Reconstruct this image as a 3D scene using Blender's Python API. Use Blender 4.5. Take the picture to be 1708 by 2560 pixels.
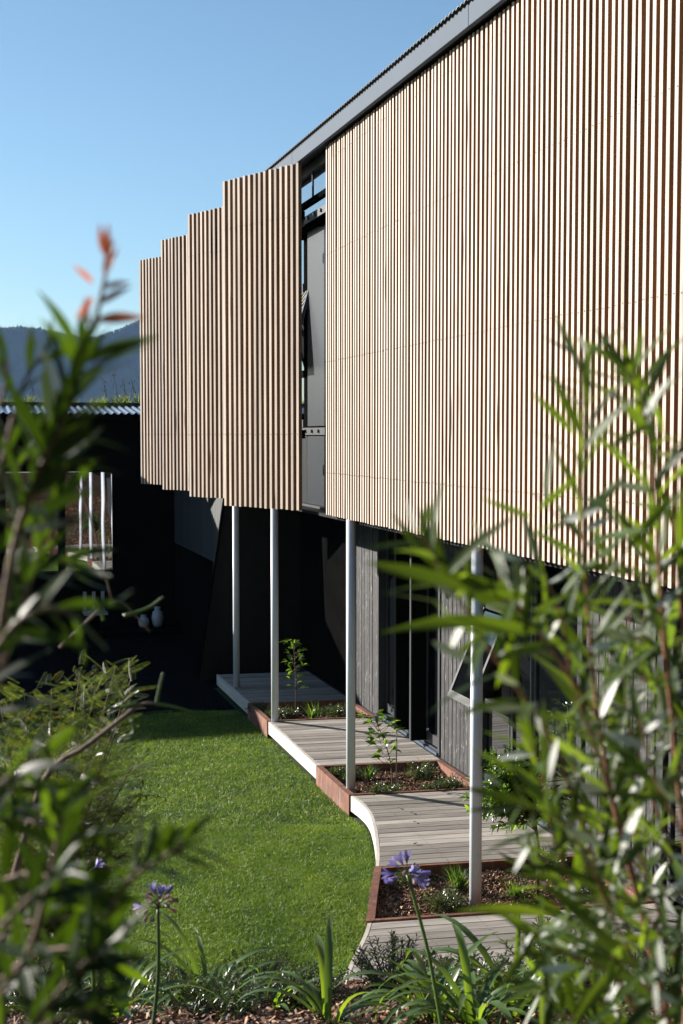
import bpy, bmesh, math, random
import numpy as np
from mathutils import Vector, Matrix, Quaternion
R = math.radians
scene = bpy.context.scene
for o in list(bpy.data.objects): bpy.data.objects.remove(o)
C = scene.collection
random.seed(7); rng = np.random.default_rng(7)

# ------------------------------------------------------------------ camera
# world axes: +y runs along the slatted house front (away from the lens), +x into the house
F, CZ = 3300.0, 3.61
PITCH = math.atan(192/F); AL = math.atan(968/F)
cd = bpy.data.cameras.new('camera'); cam = bpy.data.objects.new('camera', cd); C.objects.link(cam)
scene.camera = cam
cam.location = (0, 0, CZ); cam.rotation_euler = (R(90)-PITCH, 0, -AL)
cd.sensor_fit = 'VERTICAL'; cd.sensor_height = 36; cd.lens = F/2560*36
cd.clip_start = 0.05; cd.clip_end = 9000
cd.dof.use_dof = True; cd.dof.focus_distance = 12.0; cd.dof.aperture_fstop = 6.3; cd.dof.aperture_blades = 8

# ------------------------------------------------------------------ light
SUN_EL, SX, SY = R(18.0), -0.70, 0.714
w = bpy.data.worlds.new('World'); scene.world = w; w.use_nodes = True
nt = w.node_tree; bg = nt.nodes['Background']
sky = nt.nodes.new('ShaderNodeTexSky'); sky.sky_type = 'NISHITA'; sky.sun_disc = False
sky.sun_elevation = SUN_EL; sky.sun_rotation = math.atan2(SX, SY)
sky.altitude = 0; sky.air_density = 1.0; sky.dust_density = 0.3; sky.ozone_density = 2.5
sm = nt.nodes.new('ShaderNodeVectorMath'); sm.operation = 'MULTIPLY'; sm.inputs[1].default_value = (.94,1.06,1.08)
nt.links.new(sky.outputs[0], sm.inputs[0]); nt.links.new(sm.outputs[0], bg.inputs[0]); bg.inputs[1].default_value = 0.05
sd = bpy.data.lights.new('sun', 'SUN'); sd.energy = 5.0; sd.angle = R(0.5); sd.color = (1.0, 0.93, 0.84)
sun = bpy.data.objects.new('sun', sd); C.objects.link(sun)
to_sun = Vector((SX*math.cos(SUN_EL), SY*math.cos(SUN_EL), math.sin(SUN_EL)))
sun.rotation_euler = to_sun.to_track_quat('Z', 'Y').to_euler(); sun.location = (-20, 25, 30)
scene.view_settings.view_transform = 'Standard'; scene.view_settings.look = 'None'
scene.view_settings.exposure = 1.45; scene.view_settings.gamma = 1
scene.render.engine = 'CYCLES'

# ------------------------------------------------------------------ helpers
def at(px, py, d):
    """photo column/row at a distance d (m) in front of the lens -> point in the place"""
    a, c = (px-854)/F, (1280-py)/F
    r = (a, math.cos(PITCH)+c*math.sin(PITCH), -math.sin(PITCH)+c*math.cos(PITCH))
    t = d/r[1]; X, Y = r[0]*t, d
    return Vector((X*math.cos(AL)+Y*math.sin(AL), -X*math.sin(AL)+Y*math.cos(AL), CZ+r[2]*t))

def tag(o, label=None, cat=None, group=None, kind=None):
    if label: o['label'] = label
    if cat: o['category'] = cat
    if group: o['group'] = group
    if kind: o['kind'] = kind
    return o
def empty(name, loc, label=None, cat=None, group=None):
    o = bpy.data.objects.new(name, None); C.objects.link(o); o.location = loc; o.empty_display_size = .1
    return tag(o, label, cat, group)
def wloc(o):
    v = Vector((0, 0, 0))
    while o is not None: v += Vector(o.location); o = o.parent
    return v
def link(name, me, parent=None, loc=None, kind=None):
    """mesh given in world coordinates; parents are only translated"""
    o = bpy.data.objects.new(name, me); C.objects.link(o)
    if parent is not None:
        o.parent = parent; o.location = -wloc(parent) if loc is None else Vector(loc)-wloc(parent)
    elif loc is not None: o.location = loc
    if kind: o['kind'] = kind
    return o
def mesh_np(name, V, Fc, mats, midx=None, smooth=False):
    """V (n,3), Fc (m,k) constant k"""
    V = np.asarray(V, np.float32); Fc = np.asarray(Fc, np.int32); m, k = Fc.shape
    me = bpy.data.meshes.new(name); me.vertices.add(len(V)); me.vertices.foreach_set('co', V.ravel())
    me.loops.add(m*k); me.loops.foreach_set('vertex_index', Fc.ravel())
    me.polygons.add(m); me.polygons.foreach_set('loop_start', np.arange(m, dtype=np.int32)*k)
    for mt in (mats if isinstance(mats, (list, tuple)) else [mats]): me.materials.append(mt)
    if midx is not None: me.polygons.foreach_set('material_index', np.asarray(midx, np.int32))
    if smooth: me.polygons.foreach_set('use_smooth', np.ones(m, bool))
    me.update(calc_edges=True); return me
class MB:
    def __init__(s): s.v = []; s.f = []; s.m = []
    def add(s, V, Fs, mi=0):
        b = len(s.v); s.v += [tuple(v) for v in V]; s.f += [tuple(b+i for i in f) for f in Fs]; s.m += [mi]*len(Fs)
    def box(s, x0, x1, y0, y1, z0, z1, mi=0):
        s.add([(x0,y0,z0),(x1,y0,z0),(x1,y1,z0),(x0,y1,z0),(x0,y0,z1),(x1,y0,z1),(x1,y1,z1),(x0,y1,z1)],
              [(0,3,2,1),(4,5,6,7),(0,1,5,4),(1,2,6,5),(2,3,7,6),(3,0,4,7)], mi)
    def prism(s, P, z0, z1, mi=0):
        """P counter-clockwise list of (x,y)"""
        n = len(P)
        s.add([(p[0],p[1],z0) for p in P]+[(p[0],p[1],z1) for p in P],
              [tuple(range(n))[::-1], tuple(range(n, 2*n))]+[(i,(i+1)%n,(i+1)%n+n,i+n) for i in range(n)], mi)
    def obox(s, c, ax, ay, az, hx, hy, hz, mi=0):
        c = Vector(c); V = []
        for sz in (-1,1):
            for sx, sy in ((-1,-1),(1,-1),(1,1),(-1,1)): V.append(c+ax*hx*sx+ay*hy*sy+az*hz*sz)
        s.add(V, [(0,3,2,1),(4,5,6,7),(0,1,5,4),(1,2,6,5),(2,3,7,6),(3,0,4,7)], mi)
    def beam(s, a, b, wd, ht, mi=0, up=Vector((0,0,1))):
        a = Vector(a); b = Vector(b); d = b-a; L = d.length; d.normalize()
        x = d.cross(up).normalized(); y = x.cross(d)
        s.obox((a+b)/2, x, d, y, wd/2, L/2, ht/2, mi)
    def tube(s, pts, rad, n=6, mi=0, cap=True):
        pts = [Vector(p) for p in pts]; k = len(pts)
        if not isinstance(rad, (list, tuple)): rad = [rad]*k
        b = len(s.v); ref = Vector((0.3, 0.2, 1)).normalized()
        for i, p in enumerate(pts):
            t = (pts[min(i+1,k-1)]-pts[max(i-1,0)]).normalized()
            if abs(t.dot(ref)) > .96: ref = Vector((1, .1, 0)).normalized()
            x = t.cross(ref).normalized(); y = t.cross(x)
            for j in range(n):
                a = 2*math.pi*j/n; s.v.append(tuple(p+(x*math.cos(a)+y*math.sin(a))*rad[i]))
        for i in range(k-1):
            for j in range(n):
                s.f.append((b+i*n+j, b+i*n+(j+1)%n, b+(i+1)*n+(j+1)%n, b+(i+1)*n+j)); s.m.append(mi)
        if cap:
            s.f.append(tuple(b+j for j in range(n))); s.m.append(mi)
            s.f.append(tuple(b+(k-1)*n+j for j in range(n))[::-1]); s.m.append(mi)
    def mesh(s, name, mats, smooth=False, bevel=0):
        me = bpy.data.meshes.new(name); me.from_pydata(s.v, [], s.f)
        for mt in (mats if isinstance(mats, (list, tuple)) else [mats]): me.materials.append(mt)
        for p, m in zip(me.polygons, s.m): p.material_index = m; p.use_smooth = smooth
        if bevel or True:
            bm = bmesh.new(); bm.from_mesh(me)
            if bevel: bmesh.ops.bevel(bm, geom=bm.edges[:], offset=bevel, segments=1, affect='EDGES', clamp_overlap=True)
            bmesh.ops.recalc_face_normals(bm, faces=bm.faces[:]); bm.to_mesh(me); bm.free()
        me.update(); return me
    def build(s, name, mats, parent=None, smooth=False, bevel=0, kind=None):
        return link(name, s.mesh(name, mats, smooth, bevel), parent, kind=kind)

# ------------------------------------------------------------------ materials
def newmat(name):
    m = bpy.data.materials.new(name); m.use_nodes = True
    nt = m.node_tree; return m, nt, nt.nodes['Principled BSDF']
def N(nt, t, **kw):
    n = nt.nodes.new(t)
    for k, v in kw.items(): setattr(n, k, v)
    return n
def ramp(nt, stops, src):
    r = N(nt, 'ShaderNodeValToRGB'); e = r.color_ramp.elements
    while len(e) < len(stops): e.new(.5)
    for q, (p, c) in zip(e, stops): q.position = p; q.color = (*c, 1) if len(c) == 3 else c
    nt.links.new(src, r.inputs[0]); return r.outputs[0]
def mapped(nt, scale, rot=(0,0,0), per_object=True):
    tc = N(nt, 'ShaderNodeTexCoord'); mp = N(nt, 'ShaderNodeMapping')
    mp.inputs['Scale'].default_value = scale; mp.inputs['Rotation'].default_value = rot
    nt.links.new(tc.outputs['Object'], mp.inputs[0])
    if per_object:
        oi = N(nt, 'ShaderNodeObjectInfo'); ml = N(nt, 'ShaderNodeMath', operation='MULTIPLY'); ml.inputs[1].default_value = 137.0
        nt.links.new(oi.outputs['Random'], ml.inputs[0]); nt.links.new(ml.outputs[0], mp.inputs['Location'])
    return mp.outputs[0]
def noise(nt, vec, scale, detail=4, rough=.55):
    n = N(nt, 'ShaderNodeTexNoise'); n.inputs['Scale'].default_value = scale
    n.inputs['Detail'].default_value = detail; n.inputs['Roughness'].default_value = rough
    nt.links.new(vec, n.inputs['Vector']); return n.outputs['Fac']
def mix(nt, a, b, fac, mode='MIX'):
    m = N(nt, 'ShaderNodeMix', data_type='RGBA', blend_type=mode)
    for sock, v in ((m.inputs[0], fac), (m.inputs[6], a), (m.inputs[7], b)):
        if hasattr(v, 'is_linked') or hasattr(v, 'links'): nt.links.new(v, sock)
        elif isinstance(v, (int, float)): sock.default_value = v
        else: sock.default_value = (*v, 1)
    return m.outputs[2]
def bump(nt, bs, h, strength=.3, dist=.01):
    b = N(nt, 'ShaderNodeBump'); b.inputs['Strength'].default_value = strength; b.inputs['Distance'].default_value = dist
    nt.links.new(h, b.inputs['Height']); nt.links.new(b.outputs[0], bs.inputs['Normal'])
def objrand(nt): return N(nt, 'ShaderNodeObjectInfo').outputs['Random']

def wood(name, lo, hi, grain=(1,1,1), knots=.0, tint=(.75, 1.2), rough=.75, streak=None, bstr=.25, spec=.3, pm=None, pmc=None):
    """long-grain timber; grain = mapping scale (small along the grain)"""
    m, nt, bs = newmat(name); v = mapped(nt, grain)
    a = noise(nt, v, 14, 6, .65); col = ramp(nt, [(.3, lo), (.7, hi)], a)
    b = noise(nt, v, 2.2, 3); col = mix(nt, col, ramp(nt, [(.3, (.62,.62,.62)), (.7, (1.18,1.16,1.12))], b), .8, 'MULTIPLY')
    t = ramp(nt, [(0, (tint[0],)*3), (1, (tint[1],)*3)], objrand(nt)); col = mix(nt, col, t, 1.0, 'MULTIPLY')
    if knots:
        vo = N(nt, 'ShaderNodeTexVoronoi'); vo.inputs['Scale'].default_value = 1.0
        v2 = mapped(nt, tuple(g*3.4 for g in grain)); nt.links.new(v2, vo.inputs['Vector'])
        k = ramp(nt, [(knots*.55, (.13,.08,.05)), (knots, (1,1,1))], vo.outputs['Distance']); col = mix(nt, col, k, 1.0, 'MULTIPLY')
    if streak:
        vs = mapped(nt, tuple(g*2.2 for g in grain)); s = noise(nt, vs, 7, 5, .75)
        col = mix(nt, col, streak, ramp(nt, [(.60, (0,0,0)), (.68, (1,1,1))], s))
    nt.links.new(col, bs.inputs['Base Color']); bs.inputs['Roughness'].default_value = rough
    bs.inputs['Specular IOR Level'].default_value = spec; bump(nt, bs, a, bstr, .004); return m
def plain(name, c, rough=.5, metal=0, var=.12, scale=3, spec=.5, bs_=0.0):
    m, nt, bs = newmat(name); v = mapped(nt, (1,1,1), per_object=False); n = noise(nt, v, scale, 5)
    col = ramp(nt, [(.25, tuple(x*(1-var) for x in c)), (.75, tuple(min(1, x*(1+var)) for x in c))], n)
    nt.links.new(col, bs.inputs['Base Color']); bs.inputs['Roughness'].default_value = rough
    bs.inputs['Metallic'].default_value = metal; bs.inputs['Specular IOR Level'].default_value = spec
    if bs_: bump(nt, bs, n, bs_, .005)
    return m
def leafmat(name, top, under=None, trans=(.35,.55,.05), tw=.45, rough=.35, var=.35, gloss=.5, tips=None):
    m, nt, bs = newmat(name)
    oi = objrand(nt); geo = N(nt, 'ShaderNodeNewGeometry')
    wn = N(nt, 'ShaderNodeTexWhiteNoise', noise_dimensions='3D')
    pos = N(nt, 'ShaderNodeVectorMath', operation='SCALE'); pos.inputs[3].default_value = 18
    fl = N(nt, 'ShaderNodeVectorMath', operation='FLOOR'); nt.links.new(geo.outputs['Position'], pos.inputs[0])
    nt.links.new(pos.outputs[0], fl.inputs[0]); nt.links.new(fl.outputs[0], wn.inputs['Vector'])
    rn = N(nt, 'ShaderNodeMath', operation='ADD'); nt.links.new(oi, rn.inputs[0]); nt.links.new(geo.outputs['Random Per Island'], rn.inputs[1])
    fr = N(nt, 'ShaderNodeMath', operation='FRACT'); nt.links.new(rn.outputs[0], fr.inputs[0])
    f = ramp(nt, [(0, (1-var,)*3), (1, (1+var, 1+var*.8, 1+var*.3))], fr.outputs[0])
    col = mix(nt, top, f, 1.0, 'MULTIPLY')
    if under: col = mix(nt, col, under, geo.outputs['Backfacing'])
    nt.links.new(col, bs.inputs['Base Color']); bs.inputs['Roughness'].default_value = rough
    bs.inputs['Specular IOR Level'].default_value = gloss
    tr = N(nt, 'ShaderNodeBsdfTranslucent'); tcol = mix(nt, trans, ramp(nt, [(0,(.35,.35,.35)),(.55,(.8,.75,.7)),(.82,(1.5,1.4,1.0)),(1,(2.4,2.0,1.2))], fr.outputs[0]), 1.0, 'MULTIPLY')
    if tips: tcol = mix(nt, tcol, tips, ramp(nt, [(.93, (0,0,0)), (.97, (1,1,1))], fr.outputs[0]))
    nt.links.new(tcol, tr.inputs[0])
    ms = N(nt, 'ShaderNodeMixShader'); ms.inputs[0].default_value = tw
    nt.links.new(bs.outputs[0], ms.inputs[1]); nt.links.new(tr.outputs[0], ms.inputs[2])
    nt.links.new(ms.outputs[0], nt.nodes['Material Output'].inputs[0]); return m

M = {}
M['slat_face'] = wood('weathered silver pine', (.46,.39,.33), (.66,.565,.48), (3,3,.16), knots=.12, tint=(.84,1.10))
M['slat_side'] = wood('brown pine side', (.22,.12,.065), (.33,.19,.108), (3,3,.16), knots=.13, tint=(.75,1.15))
M['deck'] = wood('weathered deck board', (.27,.245,.22), (.48,.44,.40), (.22,3.5,3.5), tint=(.66,1.22), rough=.62)
M['deck_edge'] = wood('pale deck fascia', (.50,.46,.41), (.66,.62,.56), (3,.25,2.5), tint=(.95,1.1))
M['clad'] = wood('black stained cladding', (.026,.026,.028), (.065,.065,.07), (4,4,.35), tint=(.7,1.25), rough=.6, streak=(.5,.5,.5), bstr=.5)
M['sleeper'] = wood('grey sleeper', (.13,.125,.12), (.27,.26,.25), (.3,4,4), rough=.85)
M['bark'] = wood('twig bark', (.10,.065,.05), (.22,.15,.12), (6,6,3), rough=.8)
M['bark_red'] = wood('red brown twig', (.17,.075,.045), (.32,.16,.10), (8,8,4), rough=.7)
M['steel_grey'] = plain('charcoal coated steel', (.04,.043,.047), .55, 0, .1, 6, .2)
M['panel_grey'] = wood('dark grey panel', (.022,.024,.026), (.032,.035,.038), (2,2,.12), tint=(1,1), rough=.65, bstr=.02, spec=.05)
M['fascia'] = plain('blue grey fascia', (.07,.095,.13), .65, 0, .06, 2, .08)
M['roof'] = plain('dark roofing', (.035,.038,.042), .4, .3, .1, 4)
M['roof_pale'] = plain('pale grey roofing', (.33,.36,.40), .35, .35, .08, 3)
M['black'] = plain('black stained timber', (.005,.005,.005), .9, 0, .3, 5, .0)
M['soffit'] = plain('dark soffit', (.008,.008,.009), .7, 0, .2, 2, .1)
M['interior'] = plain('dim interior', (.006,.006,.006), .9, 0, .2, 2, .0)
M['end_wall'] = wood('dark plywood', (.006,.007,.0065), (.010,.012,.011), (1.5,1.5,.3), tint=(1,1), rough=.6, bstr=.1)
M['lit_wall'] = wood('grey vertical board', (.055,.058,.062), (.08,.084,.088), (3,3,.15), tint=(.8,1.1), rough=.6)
M['white_post'] = plain('white painted post', (.66,.70,.76), .42, 0, .05, 9)
M['bolt'] = plain('bolt head', (.12,.12,.12), .3, .6)
M['nail'] = plain('nail head', (.03,.03,.03), .5, .5)
M['soil'] = plain('dark soil', (.035,.022,.015), .95, 0, .5, 12, .1, .6)
M['dark_paving'] = plain('dark wet paving', (.009,.009,.010), .9, 0, .4, 8, .0, .3)  # shade of the far ground, put into the colour
M['hillside'] = plain('rough grass hillside', (.09,.10,.055), .95, 0, .6, 3, .0, .6)  # grass colour for the added slope that blocks sky light
M['panel_gloss'] = plain('blue grey glazed panel', (.018,.025,.034), .34, 0, .08, 2, .35)
M['concrete'] = plain('grey concrete', (.25,.25,.24), .8, 0, .2, 4, .2, .2)
M['fabric_blue'] = plain('blue white ceramic', (.45,.48,.55), .4)
M['chair_white'] = plain('pale chair', (.4,.42,.46), .5)
M['stake'] = plain('grey stake', (.35,.33,.31), .7)
# corten
m, nt, bs = newmat('rusted steel'); v = mapped(nt, (1,1,1), per_object=False)
n1 = noise(nt, v, 5, 6, .7); n2 = noise(nt, mapped(nt, (3,3,.7), per_object=False), 6, 4)
c = ramp(nt, [(.3, (.085,.032,.02)), (.5, (.17,.062,.035)), (.68, (.24,.11,.065))], n1)
c = mix(nt, c, (.27,.19,.16), ramp(nt, [(.52, (0,0,0)), (.75, (.7,.7,.7))], n2))
nt.links.new(c, bs.inputs['Base Color']); bs.inputs['Roughness'].default_value = .75; bump(nt, bs, n1, .25, .003); M['corten'] = m
# glass: dark reflective pane
def glass(name, ior, c=(.004,.005,.006), metal=0):
    m, nt, bs = newmat(name); bs.inputs['Metallic'].default_value = metal; bs.inputs['Base Color'].default_value = (*c, 1); bs.inputs['Roughness'].default_value = .015
    bs.inputs['IOR'].default_value = ior; bs.inputs['Specular IOR Level'].default_value = .5
    v = mapped(nt, (1,1,1), per_object=False); n = noise(nt, v, .8, 1); bump(nt, bs, n, .04, .05); return m
M['glass'] = glass('dark glass', 2.1); M['glass_hi'] = glass('mirror tinted glass', 1.5, (.42,.45,.48), 1)
# ground mats
m, nt, bs = newmat('lawn soil'); v = mapped(nt, (1,1,1), per_object=False); n = noise(nt, v, 30, 5)
nt.links.new(ramp(nt, [(.3, (.012,.02,.005)), (.7, (.03,.055,.012))], n), bs.inputs['Base Color']); bs.inputs['Roughness'].default_value = .9; M['lawn_soil'] = m
m, nt, bs = newmat('grass blades'); geo = N(nt, 'ShaderNodeNewGeometry'); v = mapped(nt, (1,1,1), per_object=False); n = noise(nt, v, 1.6, 6, .65)
c = mix(nt, ramp(nt, [(.0, (.034,.078,.012)), (.45, (.105,.205,.024)), (.85,(.20,.34,.048)), (1, (.38,.42,.20))], geo.outputs['Random Per Island']),
        ramp(nt, [(.32, (.55,.66,.6)), (.68, (1.35,1.22,1.05))], n), 1.0, 'MULTIPLY')
nt.links.new(c, bs.inputs['Base Color']); bs.inputs['Roughness'].default_value = .42; bs.inputs['Specular IOR Level'].default_value = .4
tr = N(nt, 'ShaderNodeBsdfTranslucent'); nt.links.new(mix(nt, c, (1.6,1.5,.8), 1.0, 'MULTIPLY'), tr.inputs[0]); ms = N(nt, 'ShaderNodeMixShader'); ms.inputs[0].default_value = .42
nt.links.new(bs.outputs[0], ms.inputs[1]); nt.links.new(tr.outputs[0], ms.inputs[2]); nt.links.new(ms.outputs[0], nt.nodes['Material Output'].inputs[0]); M['grass'] = m
m, nt, bs = newmat('bark chips'); geo = N(nt, 'ShaderNodeNewGeometry')
nt.links.new(ramp(nt, [(0, (.02,.008,.004)), (.5, (.11,.042,.018)), (.82, (.30,.14,.065)), (1, (.58,.38,.23))], geo.outputs['Random Per Island']), bs.inputs['Base Color'])
bs.inputs['Roughness'].default_value = .7; M['chip'] = m
m, nt, bs = newmat('forested hill'); v = mapped(nt, (1,1,1), per_object=False); n = noise(nt, v, .035, 8, .7)
nt.links.new(ramp(nt, [(.35, (.008,.014,.010)), (.6, (.022,.034,.02)), (.75, (.045,.055,.035))], n), bs.inputs['Base Color']); bs.inputs['Roughness'].default_value = .95
bs.inputs['Specular IOR Level'].default_value = .1; M['hill'] = m
M['leaf_shrub'] = leafmat('willowy leaf', (.035,.065,.015), (.24,.28,.20), (.15,.25,.012), .36, .48, var=.45, gloss=.25)
M['leaf_left'] = leafmat('broad dark leaf', (.010,.025,.005), (.045,.07,.034), (.070,.14,.005), .33, .45, var=.5, gloss=.25)
M['leaf_orange'] = leafmat('orange new growth', (.35,.11,.06), None, (.50,.15,.07), .5, .4, .2)
M['leaf_silver'] = leafmat('silver leaf', (.48,.50,.46), (.52,.54,.50), (.3,.4,.2), .15, .5, .15)
M['leaf_citrus'] = leafmat('glossy green leaf', (.035,.075,.012), (.07,.12,.04), (.22,.42,.02), .35, .22, gloss=.8)
M['leaf_low'] = leafmat('small grey green leaf', (.06,.085,.04), None, (.15,.22,.05), .25, .3, gloss=.7)
M['leaf_rosemary'] = leafmat('grey green needle', (.04,.075,.028), (.10,.14,.08), (.12,.22,.04), .25, .35)
M['leaf_strap'] = leafmat('strap leaf', (.04,.09,.015), (.08,.14,.045), (.19,.33,.025), .38, .34, gloss=.45)
M['leaf_tuft'] = leafmat('tuft blade', (.035,.085,.02), None, (.2,.38,.04), .35, .3, gloss=.6)
M['leaf_fern'] = leafmat('feathery leaflet', (.035,.06,.018), (.09,.115,.055), (.20,.30,.04), .38, .35, tips=(.45,.2,.02))
M['petal'] = leafmat('violet petal', (.24,.22,.56), (.32,.29,.60), (.28,.25,.62), .35, .55, .25, gloss=.2)
M['petal_faded'] = leafmat('faded petal', (.35,.22,.28), (.35,.24,.28), (.5,.35,.4), .3, .6, .3)
M['stalk'] = leafmat('flower stalk', (.07,.13,.03), None, (.2,.3,.05), .15, .4)
M['dead_leaf'] = plain('dead leaf', (.10,.05,.03), .7)
M['roof_plant'] = leafmat('roof grass', (.07,.10,.03), None, (.3,.4,.08), .4, .4)

# ------------------------------------------------------------------ setting: ground, lawn, bank, hills
EDGE = [(24.5,3.545),(11.9,3.545),(11.62,3.565),(11.40,3.57),(11.15,3.54),(10.8,3.46),(10.45,3.365),(10.1,3.26),(9.72,3.13),
        (9.2,2.93),(8.57,2.70),(8.33,2.58),(8.09,2.45),(7.81,2.31),(7.3,2.04),(6.5,1.6),(4,0.3)]
_es = np.array([e[0] for e in EDGE][::-1]); _en = np.array([e[1] for e in EDGE][::-1])
def nL(s):
    return float(sum(np.interp(s+q, _es, _en) for q in (-.12,-.06,0,.06,.12))/5)
def line_end(y0, k=-0.10, off=0.0):
    """(x,y) where the cross line y = y0 + k*(x-3.54) meets the curved edge (+off)"""
    x = 3.5
    for _ in range(12): x = nL(y0+k*(x-3.54))+off
    return x, y0+k*(x-3.54)
def bank_d(x, y):  # metres uphill from the timber edging, towards the lens
    return (7.86+0.20*(2.31-x)-y)*.98
def bank_z(x, y):
    d = bank_d(x, y); return (.13+.37*d if d < 6.2 else .13+.37*6.2+.05*(d-6.2))+.75*max(0, d-9.6)  # steep rise behind the lens is added, unseen, to cut sky light
gx = MB(); gx.add([(-4000,-3000,-.004),(4000,-3000,-.004),(4000,5000,-.004),(-4000,5000,-.004)], [(0,1,2,3)])
tag(gx.build('ground', M['lawn_soil']), kind='structure')
gx = MB(); gx.prism([(-14,16.95),(3.5,16.95),(3.5,18.5),(4.9,18.5),(4.9,24.5),(-14,24.5)], -.02, .012); tag(gx.build('paving', M['dark_paving']), kind='structure')  # near-black sheet painting the shade over the far ground
xs = np.linspace(-30, 34, 320); ds = np.concatenate([np.linspace(0, 9.5, 70), np.linspace(9.8, 34, 40)]); V = []; Fq = []
for j, d in enumerate(ds):
    for i, x in enumerate(xs):
        y = 7.86+0.20*(2.31-x)-d/.98; z = bank_z(x, y) if d > .01 else .10
        z += .035*math.sin(x*3.1+d*2.3)*math.sin(d*2.9+x)*min(1, d)+ .02*math.sin(x*9+d*7)*min(1,d)
        V.append((x, y, z))
for j in range(len(ds)-1):
    for i in range(len(xs)-1):
        a = j*320+i; Fq.append((a, a+320, a+321, a+1))
bank = link('planting_bank', mesh_np('planting_bank', V, Fq, [M['soil'], M['hillside']], [1 if ds[k//319] > 7.5 else 0 for k in range(len(Fq))], smooth=True)); bank['kind'] = 'structure'

# lawn blades: one mesh
def blades(P, lo, hi, wd, lean, name, mat):
    n = len(P); a = rng.uniform(0, 2*math.pi, n); L = rng.uniform(lo, hi, n); ln = rng.normal(0, lean, (n, 2))
    wx = np.cos(a)*wd/2*rng.uniform(.6, 1.3, n); wy = np.sin(a)*wd/2*rng.uniform(.6, 1.3, n)
    base = np.column_stack([P, np.zeros(n)]); W2 = np.column_stack([wx, wy, np.zeros(n)])
    tip = base+np.column_stack([ln[:,0]*L, ln[:,1]*L, L*.85])
    V = np.stack([base-W2, base+W2, tip], 1).reshape(-1, 3)
    T = np.arange(n)[:,None]*3+np.array([0,1,2])
    return mesh_np(name, V, T, mat)
def lawn_points(n, z0, z1):
    Z = np.sqrt(rng.uniform(z0*z0, z1*z1, n)); X = Z*rng.uniform(-.275, .06, n)
    x = X*math.cos(AL)+Z*math.sin(AL); y = -X*math.sin(AL)+Z*math.cos(AL)
    e = np.interp(y, _es, _en)-.01; ok = (x < e) & ((7.86+.2*(2.31-x)-y) < -.03) & (y < 16.9+.15*np.sin(x*3))
    cl = rng.normal(0, .004, (n, 2)); P = np.column_stack([x, y])+cl
    return P[ok]
P = np.concatenate([lawn_points(740000, 7.7, 12), lawn_points(330000, 12, 17.2)])
# clumpy density
g = np.sin(P[:,0]*41+np.sin(P[:,1]*23)*2)*np.sin(P[:,1]*37+np.sin(P[:,0]*29)*2)
P = P[(g > -.35) | (rng.random(len(P)) < .22)]
lawn = link('lawn', blades(P, .014, .040, .0052, .9, 'lawn', M['grass'])); tag(lawn, 'short green lawn lit by low sun beside the curved deck', 'lawn', kind='stuff')

# hills
def hill_h(px):  # skyline row in the photo
    pts = [(-900,700),(-400,790),(-100,822),(0,820),(60,818),(110,822),(160,834),(205,843),(245,842),(280,830),(310,820),(350,802),(450,760),(600,690),(900,610),(1300,640),(1900,700),(2600,760)]
    return float(np.interp(px, [p[0] for p in pts], [p[1] for p in pts]))
V = []; Fq = []; cols = 300; rows = 26
pn = rng.random(64)*6.28
for j in range(rows):
    t = j/(rows-1)
    for i in range(cols):
        ppx = -900+3500*i/(cols-1); D = 1810+190*t
        X = (ppx-854)/F*D; top = (1088-hill_h(ppx))/F*2000
        h = top*(t**.8)*(1+(1-t)*(.22*math.sin(ppx*.021+t*6)+.14*math.sin(ppx*.057+t*13+1)))
        h += (2.0*math.sin(ppx*.13+j)+1.6*math.sin(ppx*.31+j*2.1)+rng.normal(0, 1.6))*t*(1 if t < 1 else .3)
        V.append((X*math.cos(AL)+D*math.sin(AL), -X*math.sin(AL)+D*math.cos(AL), h-12*(1-t)))
for j in range(rows-1):
    for i in range(cols-1): a = j*cols+i; Fq.append((a, a+1, a+cols+1, a+cols))
hills = link('hills', mesh_np('hills', V, Fq, M['hill'], smooth=False)); tag(hills, kind='structure')
# tree crowns bristling along the skyline
V = []; Fq = []
for i in range(900):
    ppx = rng.uniform(-120, 420); D = 2000-rng.uniform(0, 25); X = (ppx-854)/F*D; top = (1088-hill_h(ppx))/F*2000
    r = rng.uniform(1.5, 3.6) if rng.random() < .95 else rng.uniform(4, 5.5); cx, cy, cz = X*math.cos(AL)+D*math.sin(AL), -X*math.sin(AL)+D*math.cos(AL), top-r*.15
    b = len(V)
    for a in range(6): V.append((cx+r*math.cos(a*1.047)*rng.uniform(.7,1.2), cy+r*math.sin(a*1.047), cz-r*1.6))
    V.append((cx+rng.normal(0, .8), cy, cz+r*rng.uniform(.7, 1.3)))
    for a in range(6): Fq.append((b+a, b+(a+1)%6, b+6))
tag(link('forest', mesh_np('forest', V, Fq, M['hill'])), 'dark trees along the hill skyline', 'forest', kind='stuff')

# haze: one closed box round everything
hz = MB(); hz.box(-2600, 2600, -300, 2700, -1.2, 420)
haze = hz.build('haze', []); haze['kind'] = 'stuff'; haze['label'] = 'thin blue haze lying over the valley'; haze['category'] = 'haze'
m = bpy.data.materials.new('haze air'); m.use_nodes = True; nt = m.node_tree; nt.nodes.clear()
out = nt.nodes.new('ShaderNodeOutputMaterial'); pv = nt.nodes.new('ShaderNodeVolumePrincipled')
pv.inputs['Color'].default_value = (.38,.62,1,1); pv.inputs['Density'].default_value = .0001; pv.inputs['Anisotropy'].default_value = 0
nt.links.new(pv.outputs[0], out.inputs['Volume']); haze.data.materials.append(m)

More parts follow.
